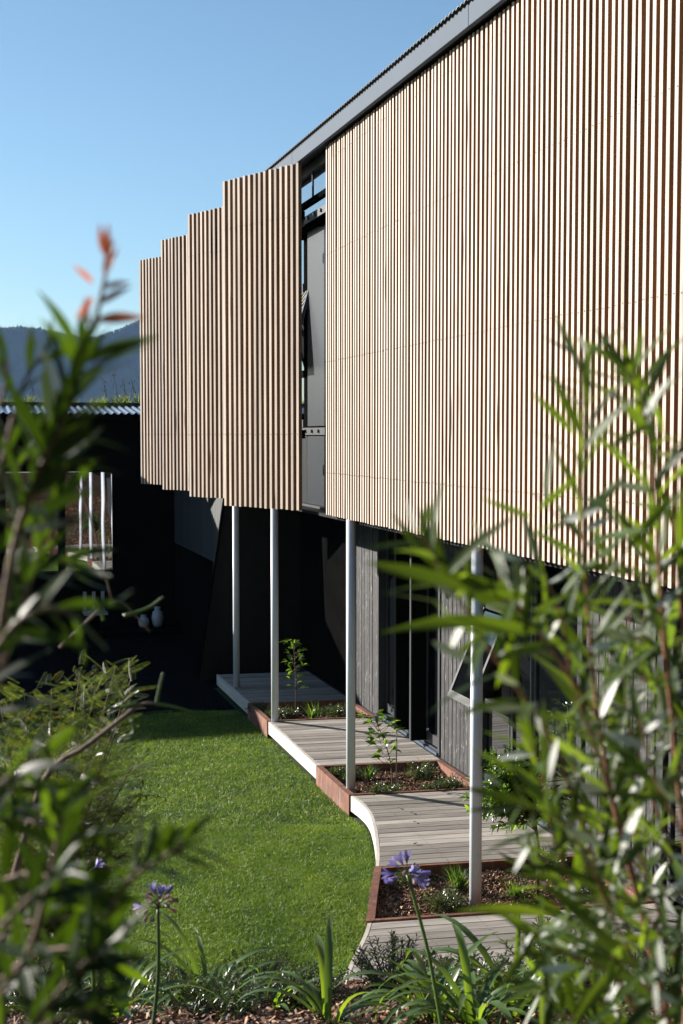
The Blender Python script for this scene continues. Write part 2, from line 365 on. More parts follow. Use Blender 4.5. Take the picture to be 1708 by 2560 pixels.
# ------------------------------------------------------------------ slatted screens
PER, SW = .0773, .042
def slat_mesh(hw):
  SN = MB(); SN.box(-.023, .023, -hw, hw, 2.81, 6.46)
  me = SN.mesh('slat', [M['slat_face'], M['slat_side']], bevel=.0015)
  for p in me.polygons:   # faces of the local +-x are the weathered fronts
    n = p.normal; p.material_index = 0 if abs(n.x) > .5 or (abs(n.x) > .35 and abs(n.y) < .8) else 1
  return me
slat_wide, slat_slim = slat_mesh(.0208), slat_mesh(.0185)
def screen(name, a, b, label, cat, group, rows, zt=6.46, jitter=.0004, count=None):
    """slats from a to b (x,y); local x of a slat = screen normal"""
    a = Vector((*a, 0)); b = Vector((*b, 0)); d = (b-a); L = d.length; d.normalize(); nrm = Vector((d.y, -d.x, 0))
    if nrm.x > 0: nrm = -nrm
    n = count or int(round((L-SW)/PER))+1; root = empty(name, (a.x, a.y, 0), label, cat, group)
    rot = math.atan2(nrm.y, nrm.x)
    nails = MB()
    for i in range(n):
        p = a+d*(SW/2+(L-SW)*i/(n-1))+nrm*random.gauss(0, jitter)
        dz = random.gauss(0, .002)
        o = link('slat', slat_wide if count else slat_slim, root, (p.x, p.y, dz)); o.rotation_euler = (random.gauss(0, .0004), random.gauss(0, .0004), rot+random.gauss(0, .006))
        for z in rows:
            c = p+nrm*(.026)+Vector((0,0,z+random.gauss(0,.003)))+d*random.gauss(0,.002)
            k = 8; r = .0052
            nails.add([c+(d*math.cos(t*6.283/k)+Vector((0,0,1))*math.sin(t*6.283/k))*r for t in range(k)], [tuple(range(k))])
    nails.build('nail_heads', M['nail'], root, kind='stuff')
    for z in rows:
        rb = MB(); rb.beam(a-nrm*(SW/2+.024)+Vector((0,0,z)), b-nrm*(SW/2+.024)+Vector((0,0,z)), .042, .09); rb.build('rail', M['black'], root)
    return root
screen('timber_screen', (3.606, 12.77), (3.606, 4.4), 'long straight screen of vertical timber slats across the upper storey', 'timber screen', None, (3.235, 4.34, 5.40, 6.315))
gl = ['nearest and tallest-looking angled slat screen, right beside the window gap', 'second angled slat screen left of the window gap',
      'third angled slat screen, between two taller-looking neighbours', 'farthest angled slat screen, touching the low corrugated roof']
for i, sl in enumerate((14.80, 17.13, 19.47, 21.82)):
    screen('angled_screen', (2.97, sl), (3.53, sl-1.22), gl[i], 'timber screen', 'angled slat screens along the upper storey', (3.62, 5.92), count=15)
    # steel arm behind each
# ------------------------------------------------------------------ main house
house = empty('slatted_house', (4, 12, 0), 'two storey dark grey house behind the timber slat screens', 'house')
b = MB(); b.box(3.95, 9.5, 2, 24.2, 2.80, 5.98); up = b.build('upper_wall', M['panel_grey'], house)
b = MB(); b.box(3.955, 9.5, 2, 24.2, 5.982, 6.598); b.build('top_wall', M['panel_grey'], house)
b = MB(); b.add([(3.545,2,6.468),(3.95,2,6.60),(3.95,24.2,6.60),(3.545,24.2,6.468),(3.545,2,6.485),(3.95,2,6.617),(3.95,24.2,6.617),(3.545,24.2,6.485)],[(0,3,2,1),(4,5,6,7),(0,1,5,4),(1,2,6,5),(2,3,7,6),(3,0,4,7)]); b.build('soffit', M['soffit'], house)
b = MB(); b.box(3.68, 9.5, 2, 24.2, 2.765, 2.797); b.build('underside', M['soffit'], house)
# fascia in three lengths with a fine joint
for k, (y0, y1) in enumerate(((2, 8.78), (8.784, 13.8), (13.804, 24.3))):
    b = MB(); b.box(3.50, 3.54, y0, y1, 6.465, 6.622); b.build('fascia', M['fascia'], house, bevel=.003)
# corrugated roof
V = []; Fq = []; ny = int((24.4-2)/.0095); prof = []
for i in range(ny):
    y = 2+i*.0095; z = .009*math.sin(2*math.pi*y/.076)
    for x, zz in ((3.47, 6.632), (9.6, 6.95)): V.append((x, y, zz+z))
    for x, zz in ((3.472, 6.627), (9.6, 6.94)): V.append((x, y, zz+z))
for i in range(ny-1):
    a = i*4; Fq += [(a, a+1, a+5, a+4), (a+2, a+6, a+7, a+3), (a, a+4, a+6, a+2)]
link('roof', mesh_np('roof', V, Fq, M['roof'], smooth=True), house)
# upper window strip in the gap between the screens
wx = 3.70
b = MB(); b.box(wx+.01, wx+.02, 12.3, 15.2, 6.131, 6.40); wn_ = b.build('window', M['glass_hi'], house)
b = MB(); b.box(wx-.02, wx+.03, 12.3, 15.2, 6.075, 6.128); b.build('frame', M['black'], wn_)
b = MB(); b.box(wx-.01, wx+.03, 12.3, 15.2, 6.402, 6.51); b.build('frame', M['steel_grey'], wn_)
b = MB(); b.box(wx+.012, wx+.022, 12.3, 15.2, 5.965, 6.072); b.build('pane', M['glass_hi'], wn_)
for y in (12.9, 13.72): b = MB(); b.box(wx, wx+.011, y, y+.012, 6.129, 6.401); b.build('mullion', M['steel_grey'], wn_)
b = MB(); b.box(wx+.031, 3.949, 12.3, 15.2, 5.90, 6.50); b.build('window_head', M['black'], house)
for xx, z, ss in ((wx-.03, 5.922, .937), (3.885, 3.655, 1.0)):
    b = MB(); b.box(xx, xx+.015, 12.3, 14.88*ss, z-.043, z+.04); br = b.build('steel_bracket', M['steel_grey'], house, bevel=.002)
    for y in (14.14, 14.42, 14.70):
        q = MB(); q.tube([(xx+.001, y*ss, z), (xx-.02, y*ss, z)], .02, 6); q.build('bolt', M['bolt'], br)
    b = MB(); b.box(xx+.02, 3.96, 14.72*ss, 14.92*ss, z-.05, z+.04); b.build('bracket_arm', M['black'], house)
# grey blade panel and window behind it
b = MB(); b.box(3.88, 3.94, 12.9, 14.60, 2.83, 3.60); b.build('lower_panel', M['panel_gloss'], house, bevel=.003)
b = MB(); b.box(3.88, 3.94, 12.9, 14.60, 3.71, 6.0); b.build('blade_panel', M['panel_gloss'], house, bevel=.003)
b = MB(); b.box(3.84, 3.948, 13.0, 15.9, 2.80, 2.826); b.build('base_flashing', M['steel_grey'], house, bevel=.002)
b = MB(); b.box(3.91, 3.948, 14.61, 14.88, 3.66, 6.02); b.build('jamb', M['black'], house)  # black strip put in for the shadow between panel and window
b = MB(); b.box(3.925, 3.945, 14.89, 15.9, 3.75, 6.0); wn_ = b.build('window', M['glass_hi'], house)
for z0, z1 in ((3.70,3.79),(5.93,6.02)):
    b = MB(); b.box(3.90, 3.945, 14.885, 15.9, z0, z1); b.build('frame', M['steel_grey'], wn_, bevel=.002)
b = MB(); b.box(3.90, 3.945, 14.885, 15.9, 5.26, 5.36); b.build('frame', M['fascia'], wn_, bevel=.002)
b = MB(); b.box(3.90, 3.945, 14.885, 15.9, 4.28, 4.36); b.build('frame', M['steel_grey'], wn_, bevel=.002)
b = MB(); a1 = Vector((3.90, 15.2, 5.25)); a2 = Vector((3.66, 15.2, 4.42)); dd = (a2-a1).normalized()
b.obox((a1+a2)/2, Vector((0,1,0)), dd, Vector((0,1,0)).cross(dd), .62, (a2-a1).length/2, .012); sh = b.build('window_sash', M['glass_hi'], house)
b = MB(); b.obox(a2, Vector((0,1,0)), dd, Vector((0,1,0)).cross(dd), .64, .03, .02)
for yy in (-.62, .62): b.obox((a1+a2)/2+Vector((0,yy,0)), Vector((0,1,0)), dd, Vector((0,1,0)).cross(dd), .025, (a2-a1).length/2, .02)
b.build('frame', M['fascia'], sh)

# lower storey, x = 4.93
LX = 4.93
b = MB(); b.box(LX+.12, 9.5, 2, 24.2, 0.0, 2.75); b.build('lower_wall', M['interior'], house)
b = MB(); b.box(LX, LX+.118, 16.16, 18.96, 0.02, 2.74); b.build('black_wall', M['black'], house)
def cladding(y0, y1):
    n = int((y1-y0)/.105); wdt = (y1-y0)/n
    for i in range(n):
        b = MB(); ya = y0+i*wdt; dx = random.uniform(0, .006)
        b.box(LX-.02-dx, LX+.1, ya+.004, ya+wdt-.004, 0.14, 2.74); o = b.build('board', M['clad'], house, bevel=.003)
cladding(15.16, 16.15); cladding(12.0, 12.98); cladding(8.55, 9.66); cladding(4.4, 7.0)
def bar(x0, x1, y0, y1, z0, z1, nm='frame', mt='steel_grey', parent=None):
    b = MB(); b.box(x0, x1, y0, y1, z0, z1); return b.build(nm, M[mt], parent or house, bevel=.002)
# sliding doors 13.02..15.14
def door(y0, y1, z0=.26, z1=2.6, xo=0.0, rail=.11, nm='sliding_door'):
    b = MB(); b.box(LX+xo+.02, LX+xo+.035, y0+.05, y1-.05, z0+rail, z1-.06); p = b.build(nm, M['glass'], house)
    bar(LX+xo, LX+xo+.05, y0, y0+.05, z0, z1, 'stile', 'steel_grey', p); bar(LX+xo, LX+xo+.05, y1-.05, y1, z0, z1, 'stile', 'steel_grey', p)
    bar(LX+xo, LX+xo+.05, y0+.052, y1-.052, z0, z0+rail, 'rail', 'steel_grey', p); bar(LX+xo, LX+xo+.05, y0+.052, y1-.052, z1-.06, z1, 'rail', 'steel_grey', p)
    return p
door(13.06, 14.05); door(14.06, 15.10, xo=.06)
bar(LX-.06, LX+.11, 13.02, 15.14, .205, .235, 'sill', 'fascia'); bar(LX-.03, LX-.01, 13.02, 15.14, .236, .256, 'sill_track', 'steel_grey')
bar(LX-.04, LX+.11, 12.985, 13.045, .21, 2.74, 'jamb'); bar(LX-.03, LX+.11, 15.11, 15.155, .21, 2.74, 'jamb')
for y in (14.04, 13.51):   # folded leaves standing out from the opening
    b = MB(); b.box(LX-.17, LX-.002, y-.02, y+.02, .27, 2.62); lf = b.build('open_leaf', M['black'], house)
    bar(LX-.186, LX-.172, y-.025, y+.025, .27, 2.62, 'stile', 'steel_grey', lf)
# window group 9.80..11.92
bar(LX-.03, LX+.11, 11.86, 11.95, .21, 2.74, 'jamb'); bar(LX-.03, LX+.11, 9.72, 9.80, .21, 2.74, 'jamb')
door(9.82, 10.72, rail=.12); door(10.74, 11.22, rail=.12)
b = MB(); b.box(LX+.03, LX+.045, 11.27, 11.84, .32, .98); p = b.build('window', M['glass'], house)
bar(LX, LX+.06, 11.25, 11.85, .24, .31, 'frame', 'steel_grey', p); bar(LX, LX+.06, 11.25, 11.85, .98, 1.05, 'frame', 'steel_grey', p)
bar(LX, LX+.06, 11.24, 11.27, .24, 2.6, 'mullion', 'steel_grey', p); bar(LX, LX+.06, 11.25, 11.85, 1.93, 2.0, 'frame', 'steel_grey', p)
a1 = Vector((LX-.01, 11.55, 1.94)); a2 = Vector((LX-.36, 11.55, 1.12)); dd = (a2-a1).normalized(); sx = Vector((0,1,0)).cross(dd)
b = MB(); b.obox((a1+a2)/2, Vector((0,1,0)), dd, sx, .25, (a2-a1).length/2-.03, .008); aw = b.build('awning_window', M['glass'], house)
for yy in (-.27, .27):
    b = MB(); b.obox((a1+a2)/2+Vector((0,yy,0)), Vector((0,1,0)), dd, sx, .02, (a2-a1).length/2, .02); b.build('stile', M['steel_grey'], aw)
b = MB(); b.obox(a2, Vector((0,1,0)), dd, sx, .29, .035, .022); b.build('rail', M['steel_grey'], aw)
bar(LX-.06, LX+.11, 9.80, 11.86, .205, .237, 'sill', 'fascia')
door(7.2, 8.4); bar(LX-.03, LX+.11, 8.42, 8.52, .21, 2.74, 'jamb')
# door handle seen against the dark glass
b = MB(); b.tube([(LX-.005,9.9,1.35),(LX-.06,9.9,1.35),(LX-.06,9.9,1.05),(LX-.005,9.9,1.05)], .008, 6); b.build('handle', M['steel_grey'], house)

# end wall of the undercroft with a raking edge, and the sunlit board wall beyond
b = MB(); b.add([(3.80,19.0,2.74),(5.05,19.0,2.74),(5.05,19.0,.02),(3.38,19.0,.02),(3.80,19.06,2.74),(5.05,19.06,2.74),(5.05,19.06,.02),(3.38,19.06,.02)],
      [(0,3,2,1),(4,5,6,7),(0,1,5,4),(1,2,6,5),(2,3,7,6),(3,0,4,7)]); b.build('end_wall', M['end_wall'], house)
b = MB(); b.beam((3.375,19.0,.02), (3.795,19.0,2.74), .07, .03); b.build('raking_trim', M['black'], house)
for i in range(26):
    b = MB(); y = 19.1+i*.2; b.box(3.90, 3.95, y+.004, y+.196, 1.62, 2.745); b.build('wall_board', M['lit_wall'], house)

b = MB(); b.box(3.91, 3.96, 19.1, 24.3, .0, 1.615); b.build('black_lower_wall', M['black'], house)  # black stands in for the shade on the wall below the lit boards

# ------------------------------------------------------------------ posts
for (y, lb) in ((17.43, 'slender white post standing on the far shaded deck'), (15.19, 'slender white post at the corner of the sunlit second deck'),
                (12.05, 'slender white post standing in the middle corten planter bed'), (8.87, 'nearest white post, standing in the front corten planter bed'),
                (5.65, 'white post hidden beyond the right edge behind foliage')):
    if y < 6: continue
    z0 = .2 if y in (17.43,) else .13
    b = MB(); b.tube([(3.628,y,z0-.1),(3.628,y,2.807)], .0445, 24); po = b.mesh('post', M['white_post'], smooth=True)
    for p in po.polygons:
        if len(p.vertices) > 4: p.use_smooth = False
    root = empty('steel_post', (3.628, y, z0), lb, 'post', 'white posts under the upper storey')
    link('shaft', po, root)
    q = MB(); q.tube([(3.628,y,.128),(3.628,y,.16)], .052, 18); q.build('foot_ring', M['white_post'], root, smooth=True) if y < 16 else None

# ------------------------------------------------------------------ decks
DZ = .20; XR = 4.86; K = -.10
def deck(y0, y1, label, back_k=K):
    """y0 near line, y1 far line, at x = 3.54"""
    root = empty('timber_deck', (4.2, (y0+y1)/2, 0), label, 'deck', 'timber decks along the house')
    n = int(round((y1-y0)/.12)); pt = (y1-y0)/n
    for i in range(n):
        ya, yb = y0+i*pt+.004, y0+(i+1)*pt-.004
        xa, ca = line_end(ya, K, .035); xb, cb = line_end(yb, K, .035)
        b = MB(); dz = random.gauss(0, .0008)
        b.prism([(xa, ca), (XR, ya+K*(XR-3.54)), (XR, yb+K*(XR-3.54)), (xb, cb)], DZ-.025+dz, DZ+dz)
        b.build('board', M['deck'], root, bevel=.002)
    sc = MB()
    for jx in (3.75, 4.2, 4.65) if y0 > 9 else (2.6, 3.05, 3.5, 3.95, 4.4, 4.8):
        for i in range(n):
            for q_ in (.28, .72):
                yy = y0+(i+q_)*pt; x_ = jx+random.gauss(0, .004)
                if x_ < line_end(yy)[0]+.06: continue
                c = Vector((x_, yy+K*(x_-3.54), DZ+.0035)); sc.add([c+Vector((math.cos(k*1.047)*.0045, math.sin(k*1.047)*.0045, 0)) for k in range(6)], [tuple(range(6))])
    sc.build('deck_screws', M['nail'], root, kind='stuff')
    # fascia strip following the edge
    ys = np.linspace(line_end(y0)[1]+.004, line_end(y1)[1]-.004, 24); b = MB(); V = []
    for y in ys:
        x = nL(y)
        V += [(x,y,.055),(x,y,DZ+.001),(x+.03,y,DZ+.001),(x+.03,y,.055)]
    Fc = []
    for i in range(len(ys)-1):
        a = i*4; Fc += [(a+j, a+(j+1)%4, a+4+(j+1)%4, a+4+j) for j in range(4)]
    Fc += [(0,3,2,1), tuple(len(V)-4+j for j in range(4))]
    b.add(V, Fc); b.build('fascia_board', M['deck_edge'], root)
    for t in (.12, .5, .93):
        y = y0+(y1-y0)*t; x = nL(y)+.06; q = MB(); q.box(x, x+.09, y-.04, y+.04, -.02, .17); q.build('foot', M['sleeper'], root)
    q = MB(); q.prism([(line_end(y0+.02)[0]+.12, y0), (XR, y0-.1), (XR, y1-.16), (line_end(y1-.02)[0]+.12, y1-.05)], -.003, .14); q.build('substructure', M['black'], root)
    return root
deck(16.32, 18.42, 'far timber deck in deep shade under the angled screens')
deck(13.00, 15.18, 'sunlit deck between the shaded planter and the middle planter, straight white edge')
deck(9.74, 11.80, 'deck with a curved white edge between the two rusty planters')
deck(7.45, 8.56, 'front deck nearest the flower bed, crossed by bright boards')
# rim between deck and wall
for y0, y1 in ((2, 24.2),):
    b = MB(); b.box(4.862, 4.905, y0, y1, -.01, .195); tag(b.build('channel_edge', M['steel_grey']), 'dark metal channel running between decks and house wall', 'channel')

# ------------------------------------------------------------------ planters
def chips_mesh(n, sampler, Lr=(.015,.05), Wr=(.005,.013), tilt=.45):
    P = sampler(n); n = len(P); L = rng.uniform(*Lr, n)/2; W = rng.uniform(*Wr, n)/2; a = rng.uniform(0, 6.283, n)
    tz = rng.normal(0, tilt, n); rz = rng.normal(0, .5, n)
    d = np.column_stack([np.cos(a)*np.cos(tz), np.sin(a)*np.cos(tz), np.sin(tz)])
    s = np.column_stack([-np.sin(a)*np.cos(rz), np.cos(a)*np.cos(rz), np.sin(rz)]); u = np.cross(d, s)*.0022
    q = [P-d*L[:,None]-s*W[:,None]*.7, P+d*L[:,None]*.8-s*W[:,None], P+d*L[:,None]+s*W[:,None]*.6, P-d*L[:,None]*.9+s*W[:,None]]
    V = np.stack(q+[P+u+ (s*W[:,None])*.2], 1).reshape(-1, 3); k = np.arange(n)[:,None]*5
    T = np.concatenate([k+[0,1,4], k+[1,2,4], k+[2,3,4], k+[3,0,4]], 1).reshape(-1, 3)
    return mesh_np('mulch', V, T, M['chip'])
def planter(y0, y1, label, n):
    root = empty('corten_planter', (4.2, (y0+y1)/2, 0), label, 'planter', 'rusty steel planters between the decks')
    ys = np.linspace(line_end(y0)[1]+.002, line_end(y1)[1]-.002, 16); V = []; Fc = []
    for y in ys: x = nL(y)-.012; V += [(x,y,-.01),(x,y,DZ+.006),(x+.062,y,DZ+.006),(x+.062,y,DZ-.07),(x+.05,y,DZ-.004),(x+.01,y,DZ-.004),(x+.01,y,-.01)]
    for i in range(len(ys)-1):
        a = i*7; Fc += [(a+j, a+(j+1)%7, a+7+(j+1)%7, a+7+j) for j in range(7)]
    b = MB(); b.add(V, Fc+[tuple(range(7))[::-1], tuple(len(V)-7+j for j in range(7))]); b.build('side_plate', M['corten'], root)
    for yy, off in ((y0+.006, 0), (y1-.040, 0)):
        xa, ca = line_end(yy, K, .052); b = MB()
        b.prism([(xa, ca), (4.80, yy+K*1.26), (4.80, yy+K*1.26+.034), (xa, ca+.034)], -.01, DZ+.005); b.build('rim', M['corten'], root)
    b = MB(); b.box(4.802, 4.858, y0+K*1.3+.01, y1+K*1.3-.01, -.01, DZ+.006); b.build('rim', M['corten'], root)
    def zz(x, y): return .125+.012*np.sin(x*9+y*5)+.01*np.sin(y*13-x*7)
    b = MB(); xs = np.linspace(0, 1, 22); V = []; Fc = []
    for j, t in enumerate(xs):
        y = y0+.03+(y1-y0-.05)*t
        for i, r in enumerate(xs):
            xa = nL(y)+.04; x = xa+(4.81-xa)*r; V.append((x, y+K*(x-3.54), float(zz(x, y))))
    for j in range(21):
        for i in range(21): a = j*22+i; Fc.append((a, a+1, a+23, a+22))
    b.add(V, Fc); b.build('soil', M['soil'], root)
    def smp(n):
        y = rng.uniform(y0+.05, y1-.06, n); xa = np.array([nL(v)+.06 for v in y]); x = xa+(4.79-xa)*rng.random(n)
        return np.column_stack([x, y+K*(x-3.54), zz(x, y)+rng.uniform(.002, .02, n)])
    link('mulch', chips_mesh(n, smp), root, kind='stuff')
    return root
planter(15.20, 16.30, 'far rusty steel planter in shade, holding a leafy sapling', 5000)
planter(11.82, 12.98, 'middle rusty steel planter, holding a staked sapling and a white post', 9000)
planter(8.58, 9.72, 'front rusty steel planter full of bark mulch, nearest the lens', 15000)

# ------------------------------------------------------------------ timber edging and bed mulch
root = empty('timber_edging', (2.0, 7.9, 0), 'weathered grey timber edging between lawn and flower bed', 'edging')
for x0, x1, dy in ((-3.2,-1.0,0),(-.99,1.75,.0),(1.76,2.42,.01),(2.43,4.85,-.02)):
    b = MB(); ya = 7.86+.2*(2.31-x0)+dy; yb = 7.86+.2*(2.31-x1)+dy
    b.prism([(x0,ya-.06),(x1,yb-.06),(x1,yb+.02),(x0,ya+.02)], -.02, .165+random.uniform(-.01,.01)); b.build('sleeper', M['sleeper'], root, bevel=.006)
def smp(n):
    x = rng.uniform(-1.5, 4.9, n); d = .07+rng.random(n)**1.3*3.6; y = 7.86+.2*(2.31-x)-d/.98
    z = .13+.37*d+.035*np.sin(x*3.1+d*2.3)*np.sin(d*2.9+x)*np.minimum(1,d)+.02*np.sin(x*9+d*7)*np.minimum(1,d)
    return np.column_stack([x, y, z+rng.uniform(.0, .03, n)])
ml = link('bark_mulch', chips_mesh(42000, smp, (.02,.06), (.006,.018))); tag(ml, 'red brown bark mulch covering the foreground bed', 'mulch', kind='stuff')

# ------------------------------------------------------------------ low black house on the left
bh = empty('black_house', (0, 24.5, 0), 'low black house with a pale corrugated roof edge at left', 'house')
HY = 24.5
b = MB(); b.box(-14, .88, HY, HY+5, -.02, 3.88); b.box(1.80, 1.93, HY, HY+5, -.02, 3.88); b.box(2.79, 6.2, HY, HY+5, -.02, 3.88)
b.box(.88, 1.80, HY+.001, HY+5, 2.95, 3.878); b.box(1.93, 2.79, HY+.001, HY+5, 2.95, 3.878); b.box(.88, 1.80, HY+.001, HY+5, -.02, 1.10); b.box(1.93, 2.79, HY+.001, HY+5, -.02, 1.10)
b.build('wall', M['black'], bh)
for x0, x1 in ((.88,1.80),(1.93,2.79)):
    b = MB(); b.box(x0+.001, x1-.001, HY+.05, HY+.06, 1.12, 2.93); wn_ = b.build('window', M['glass_hi'], bh)
    b = MB(); b.box(x0+.002, x1-.002, HY+.02, HY+.049, 1.102, 1.13); b.build('sill', M['steel_grey'], wn_)
V = []; Fq = []; rx0, rx1 = -13.5, 6.3; n = int((rx1-rx0)/.0325)
for i in range(n+1):
    x = rx0+i*.0325; ph = (i % 4); z = (.0, .032, .032, .0)[ph]
    V += [(x, HY-.35, 3.985+z), (x, HY+1.25, 4.155+z)]
for i in range(n): a = i*2; Fq.append((a, a+2, a+3, a+1))
link('roof', mesh_np('roof', V, Fq, M['roof_pale']), bh)
b = MB(); b.box(-13.5, 6.3, HY-.30, HY+1.2, 3.885, 3.975); b.build('eave', M['black'], bh)
b = MB(); b.box(-13.6, 6.3, HY+1.2, HY+1.32, 4.12, 4.235); b.build('ridge_flashing', M['roof'], bh)
b = MB(); b.box(-13.6, 6.3, HY+1.33, HY+5, 3.9, 4.20); b.build('roof_garden_soil', M['soil'], bh)
q = MB()
for i in range(290):
    x = rx0+ (rx1-rx0)*i/290+.02
# screws on the corrugated sheets
for i in range(0, n, 4):
    x = rx0+(i+1.5)*.0325
    if x < -1: continue
    for t in (.18, .5):
        c = Vector((x, HY-.35+1.6*t, 3.985+.036+.17*t)); q.add([c+Vector((math.cos(k*1.047)*.006, math.sin(k*1.047)*.006, 0)) for k in range(6)], [tuple(range(6))])
q.build('roof_screws', M['nail'], bh, kind='stuff')
# patio things in the shade before the black house
ch = empty('patio_chair', (2.38, 23.9, 0), 'pale slat-backed chair dimly seen in shade before the black house', 'chair')
b = MB(); b.box(2.18, 2.60, 23.7, 24.1, .40, .44); b.build('seat', M['chair_white'], ch)
for x in (2.20, 2.36, 2.52): b = MB(); b.box(x, x+.06, 24.10, 24.13, .45, .78); b.build('back_slat', M['chair_white'], ch)
for x in (2.19, 2.56):
    for y in (23.71, 24.06): b = MB(); b.box(x, x+.04, y, y+.04, 0, .40); b.build('leg', M['black'], ch)
bn = empty('low_bench', (3.2, 23.7, 0), 'long low dark bench in the shade before the black house', 'bench')
b = MB(); b.box(2.4, 4.0, 23.4, 23.8, .12, .17); b.build('seat', M['black'], bn)
for x in (2.5, 3.85): b = MB(); b.box(x, x+.06, 23.45, 23.75, 0, .12); b.build('leg', M['black'], bn)
def vase(x, y, z, h, r, lb):
    b = MB(); b.tube([(x,y,z),(x,y,z+h*.15),(x,y,z+h*.45),(x,y,z+h*.75),(x,y,z+h*.82),(x,y,z+h*.9),(x,y,z+h)], [r*.6,r*.85,r,r*.8,r*.45,r*.5,r*.55], 14)
    tag(b.build('vase', M['fabric_blue'], smooth=True), lb, 'vase')
vase(3.22, 23.6, .17, .22, .10, 'smaller pale patterned jar standing on the shaded bench'); vase(3.47, 23.6, .17, .36, .11, 'taller pale patterned jar on the shaded bench, right of the small one')
# roof garden plants
V = []; Fq = []
def grass_clump(cx, cy, cz, n, h, sp, w0=.006, mat='leaf_tuft', seg=4, droop=.5):
    V = []; Fq = []
    for _ in range(n):
        a = random.uniform(0, 6.283); L = h*random.uniform(.6, 1.1); out = random.uniform(.1, droop); bx, by = cx+random.gauss(0, sp), cy+random.gauss(0, sp)
        px = Vector((-math.sin(a), math.cos(a), 0)); b0 = len(V)
        for k in range(seg+1):
            t = k/seg; r = L*(out*t+out*.9*t*t); z = L*(t*.95-out*.55*t*t); wv = w0*(1-t**2)*.5+.0004
            c = Vector((bx+math.cos(a)*r, by+math.sin(a)*r, cz+z)); V += [c-px*wv, c+px*wv]
        for k in range(seg): Fq.append((b0+2*k, b0+2*k+1, b0+2*k+3, b0+2*k+2))
    return V, Fq
for i, x in enumerate(np.linspace(.2, 3.6, 16)):
    V2, F2 = grass_clump(x+random.gauss(0,.08), HY+1.75+random.uniform(0,.6), 4.18, 55, random.uniform(.2,.36), .07, .012)
    k = len(V); V += V2; Fq += [tuple(k+j for j in f) for f in F2]
tag(link('roof_grass', mesh_np('roof_grass', [tuple(v) for v in V], Fq, M['roof_plant'])), 'tufted grass growing along the low roof of the black house', 'grass', kind='stuff')
for i, (px, py) in enumerate(((72,925),(255,945),(282,930),(305,950),(328,950),(120,960))):
    x = at(px, py, 26.5); b = MB(); base = Vector((x.x+.1, x.y, 4.18)); b.tube([base, (base+x)/2+Vector((.02,0,.03)), x], [.006,.005,.003], 4)
    root = empty('dry_seed_stalk', base, ['leftmost dark seed stalk standing alone on the low roof', 'leaning seed stalk, left of the bunch on the low roof', 'tallest seed stalk in the bunch near the slat screen',
        'dark seed stalk just right of the tallest on the low roof', 'seed stalk nearest the slat screens on the low roof', 'small seed stalk between the lone one and the bunch'][i], 'plant', 'seed stalks on the low roof')
    b.build('stem', M['bark'], root); q = MB()
    for k in range(16):
        t = random.uniform(.35, 1); p = base.lerp(x, t)+Vector((random.gauss(0,.035), random.gauss(0,.03), random.gauss(0,.02)))
        q.obox(p, Vector((1,0,0)), Vector((0,.7,.7)), Vector((0,-.7,.7)), .008, .014, .006)
    q.build('seed_heads', M['dead_leaf'], root, kind='stuff')

# ------------------------------------------------------------------ foliage tools
def leaf_template(L, Wd, bend=.15, fold=.25, seg=5, power=.8, tipx=.0):
    V = []; Fq = []
    for k in range(seg+1):
        t = k/seg; wv = Wd/2*(math.sin(math.pi*min(1, max(0, t))**power) if 0 < t < 1 else .03)
        z = -bend*L*t*t; y = L*t; x0 = tipx*L*t*t
        V += [(x0-wv, y, z+fold*wv), (x0, y, z), (x0+wv, y, z+fold*wv)]
    for k in range(seg):
        a = k*3; Fq += [(a, a+1, a+4, a+3), (a+1, a+2, a+5, a+4)]
    return np.array(V), np.array(Fq)
def basis(d, nh):
    d = Vector(d).normalized(); nh = Vector(nh); x = d.cross(nh)
    if x.length < 1e-4: x = d.cross(Vector((1,0,.1)))
    x.normalize(); z = x.cross(d); return Matrix((x, d, z)).transposed()
class Foliage:
    """collects leaves; the largest/first ones become parts, the rest one 'stuff' part"""
    def __init__(s, root, mat, templates, name='leaf', limit=300):
        s.root, s.name, s.limit = root, name, limit; s.t = templates; s.mat = mat; s.items = []
        s.me = [mesh_np(name, V, Fq, mat, smooth=True) for V, Fq in templates]
    def add(s, p, d, nh, sc=1.0, prio=0): s.items.append((prio+random.random()*1e-3, Vector(p), basis(d, nh), sc, random.randrange(len(s.t))))
    def finish(s):
        s.items.sort(key=lambda q: -q[0]); off = wloc(s.root)
        for pr, p, Bm, sc, k in s.items[:s.limit]:
            o = bpy.data.objects.new(s.name, s.me[k]); C.objects.link(o); o.parent = s.root
            o.matrix_local = Matrix.Translation(p-off) @ Bm.to_4x4() @ Matrix.Scale(sc, 4)
        rest = s.items[s.limit:]
        if rest:
            Vs = []; Fs = []; c = 0
            for pr, p, Bm, sc, k in rest:
                V, Fq = s.t[k]; Vs.append((V*sc) @ np.array(Bm).T+np.array(p)); Fs.append(Fq+c); c += len(V)
            link('foliage', mesh_np('foliage', np.concatenate(Vs), np.concatenate(Fs), s.mat, smooth=True), s.root, kind='stuff')
def smooth_path(P, n):
    P = [Vector(p) for p in P]; out = []; m = len(P)-1
    for i in range(n+1):
        t = i/n*m; k = min(int(t), m-1); u = t-k
        p0, p1, p2, p3 = P[max(k-1,0)], P[k], P[k+1], P[min(k+2,m)]
        out.append(.5*((2*p1)+(p2-p0)*u+(2*p0-5*p1+4*p2-p3)*u*u+(3*p1-p0-3*p2+p3)*u**3))
    return out
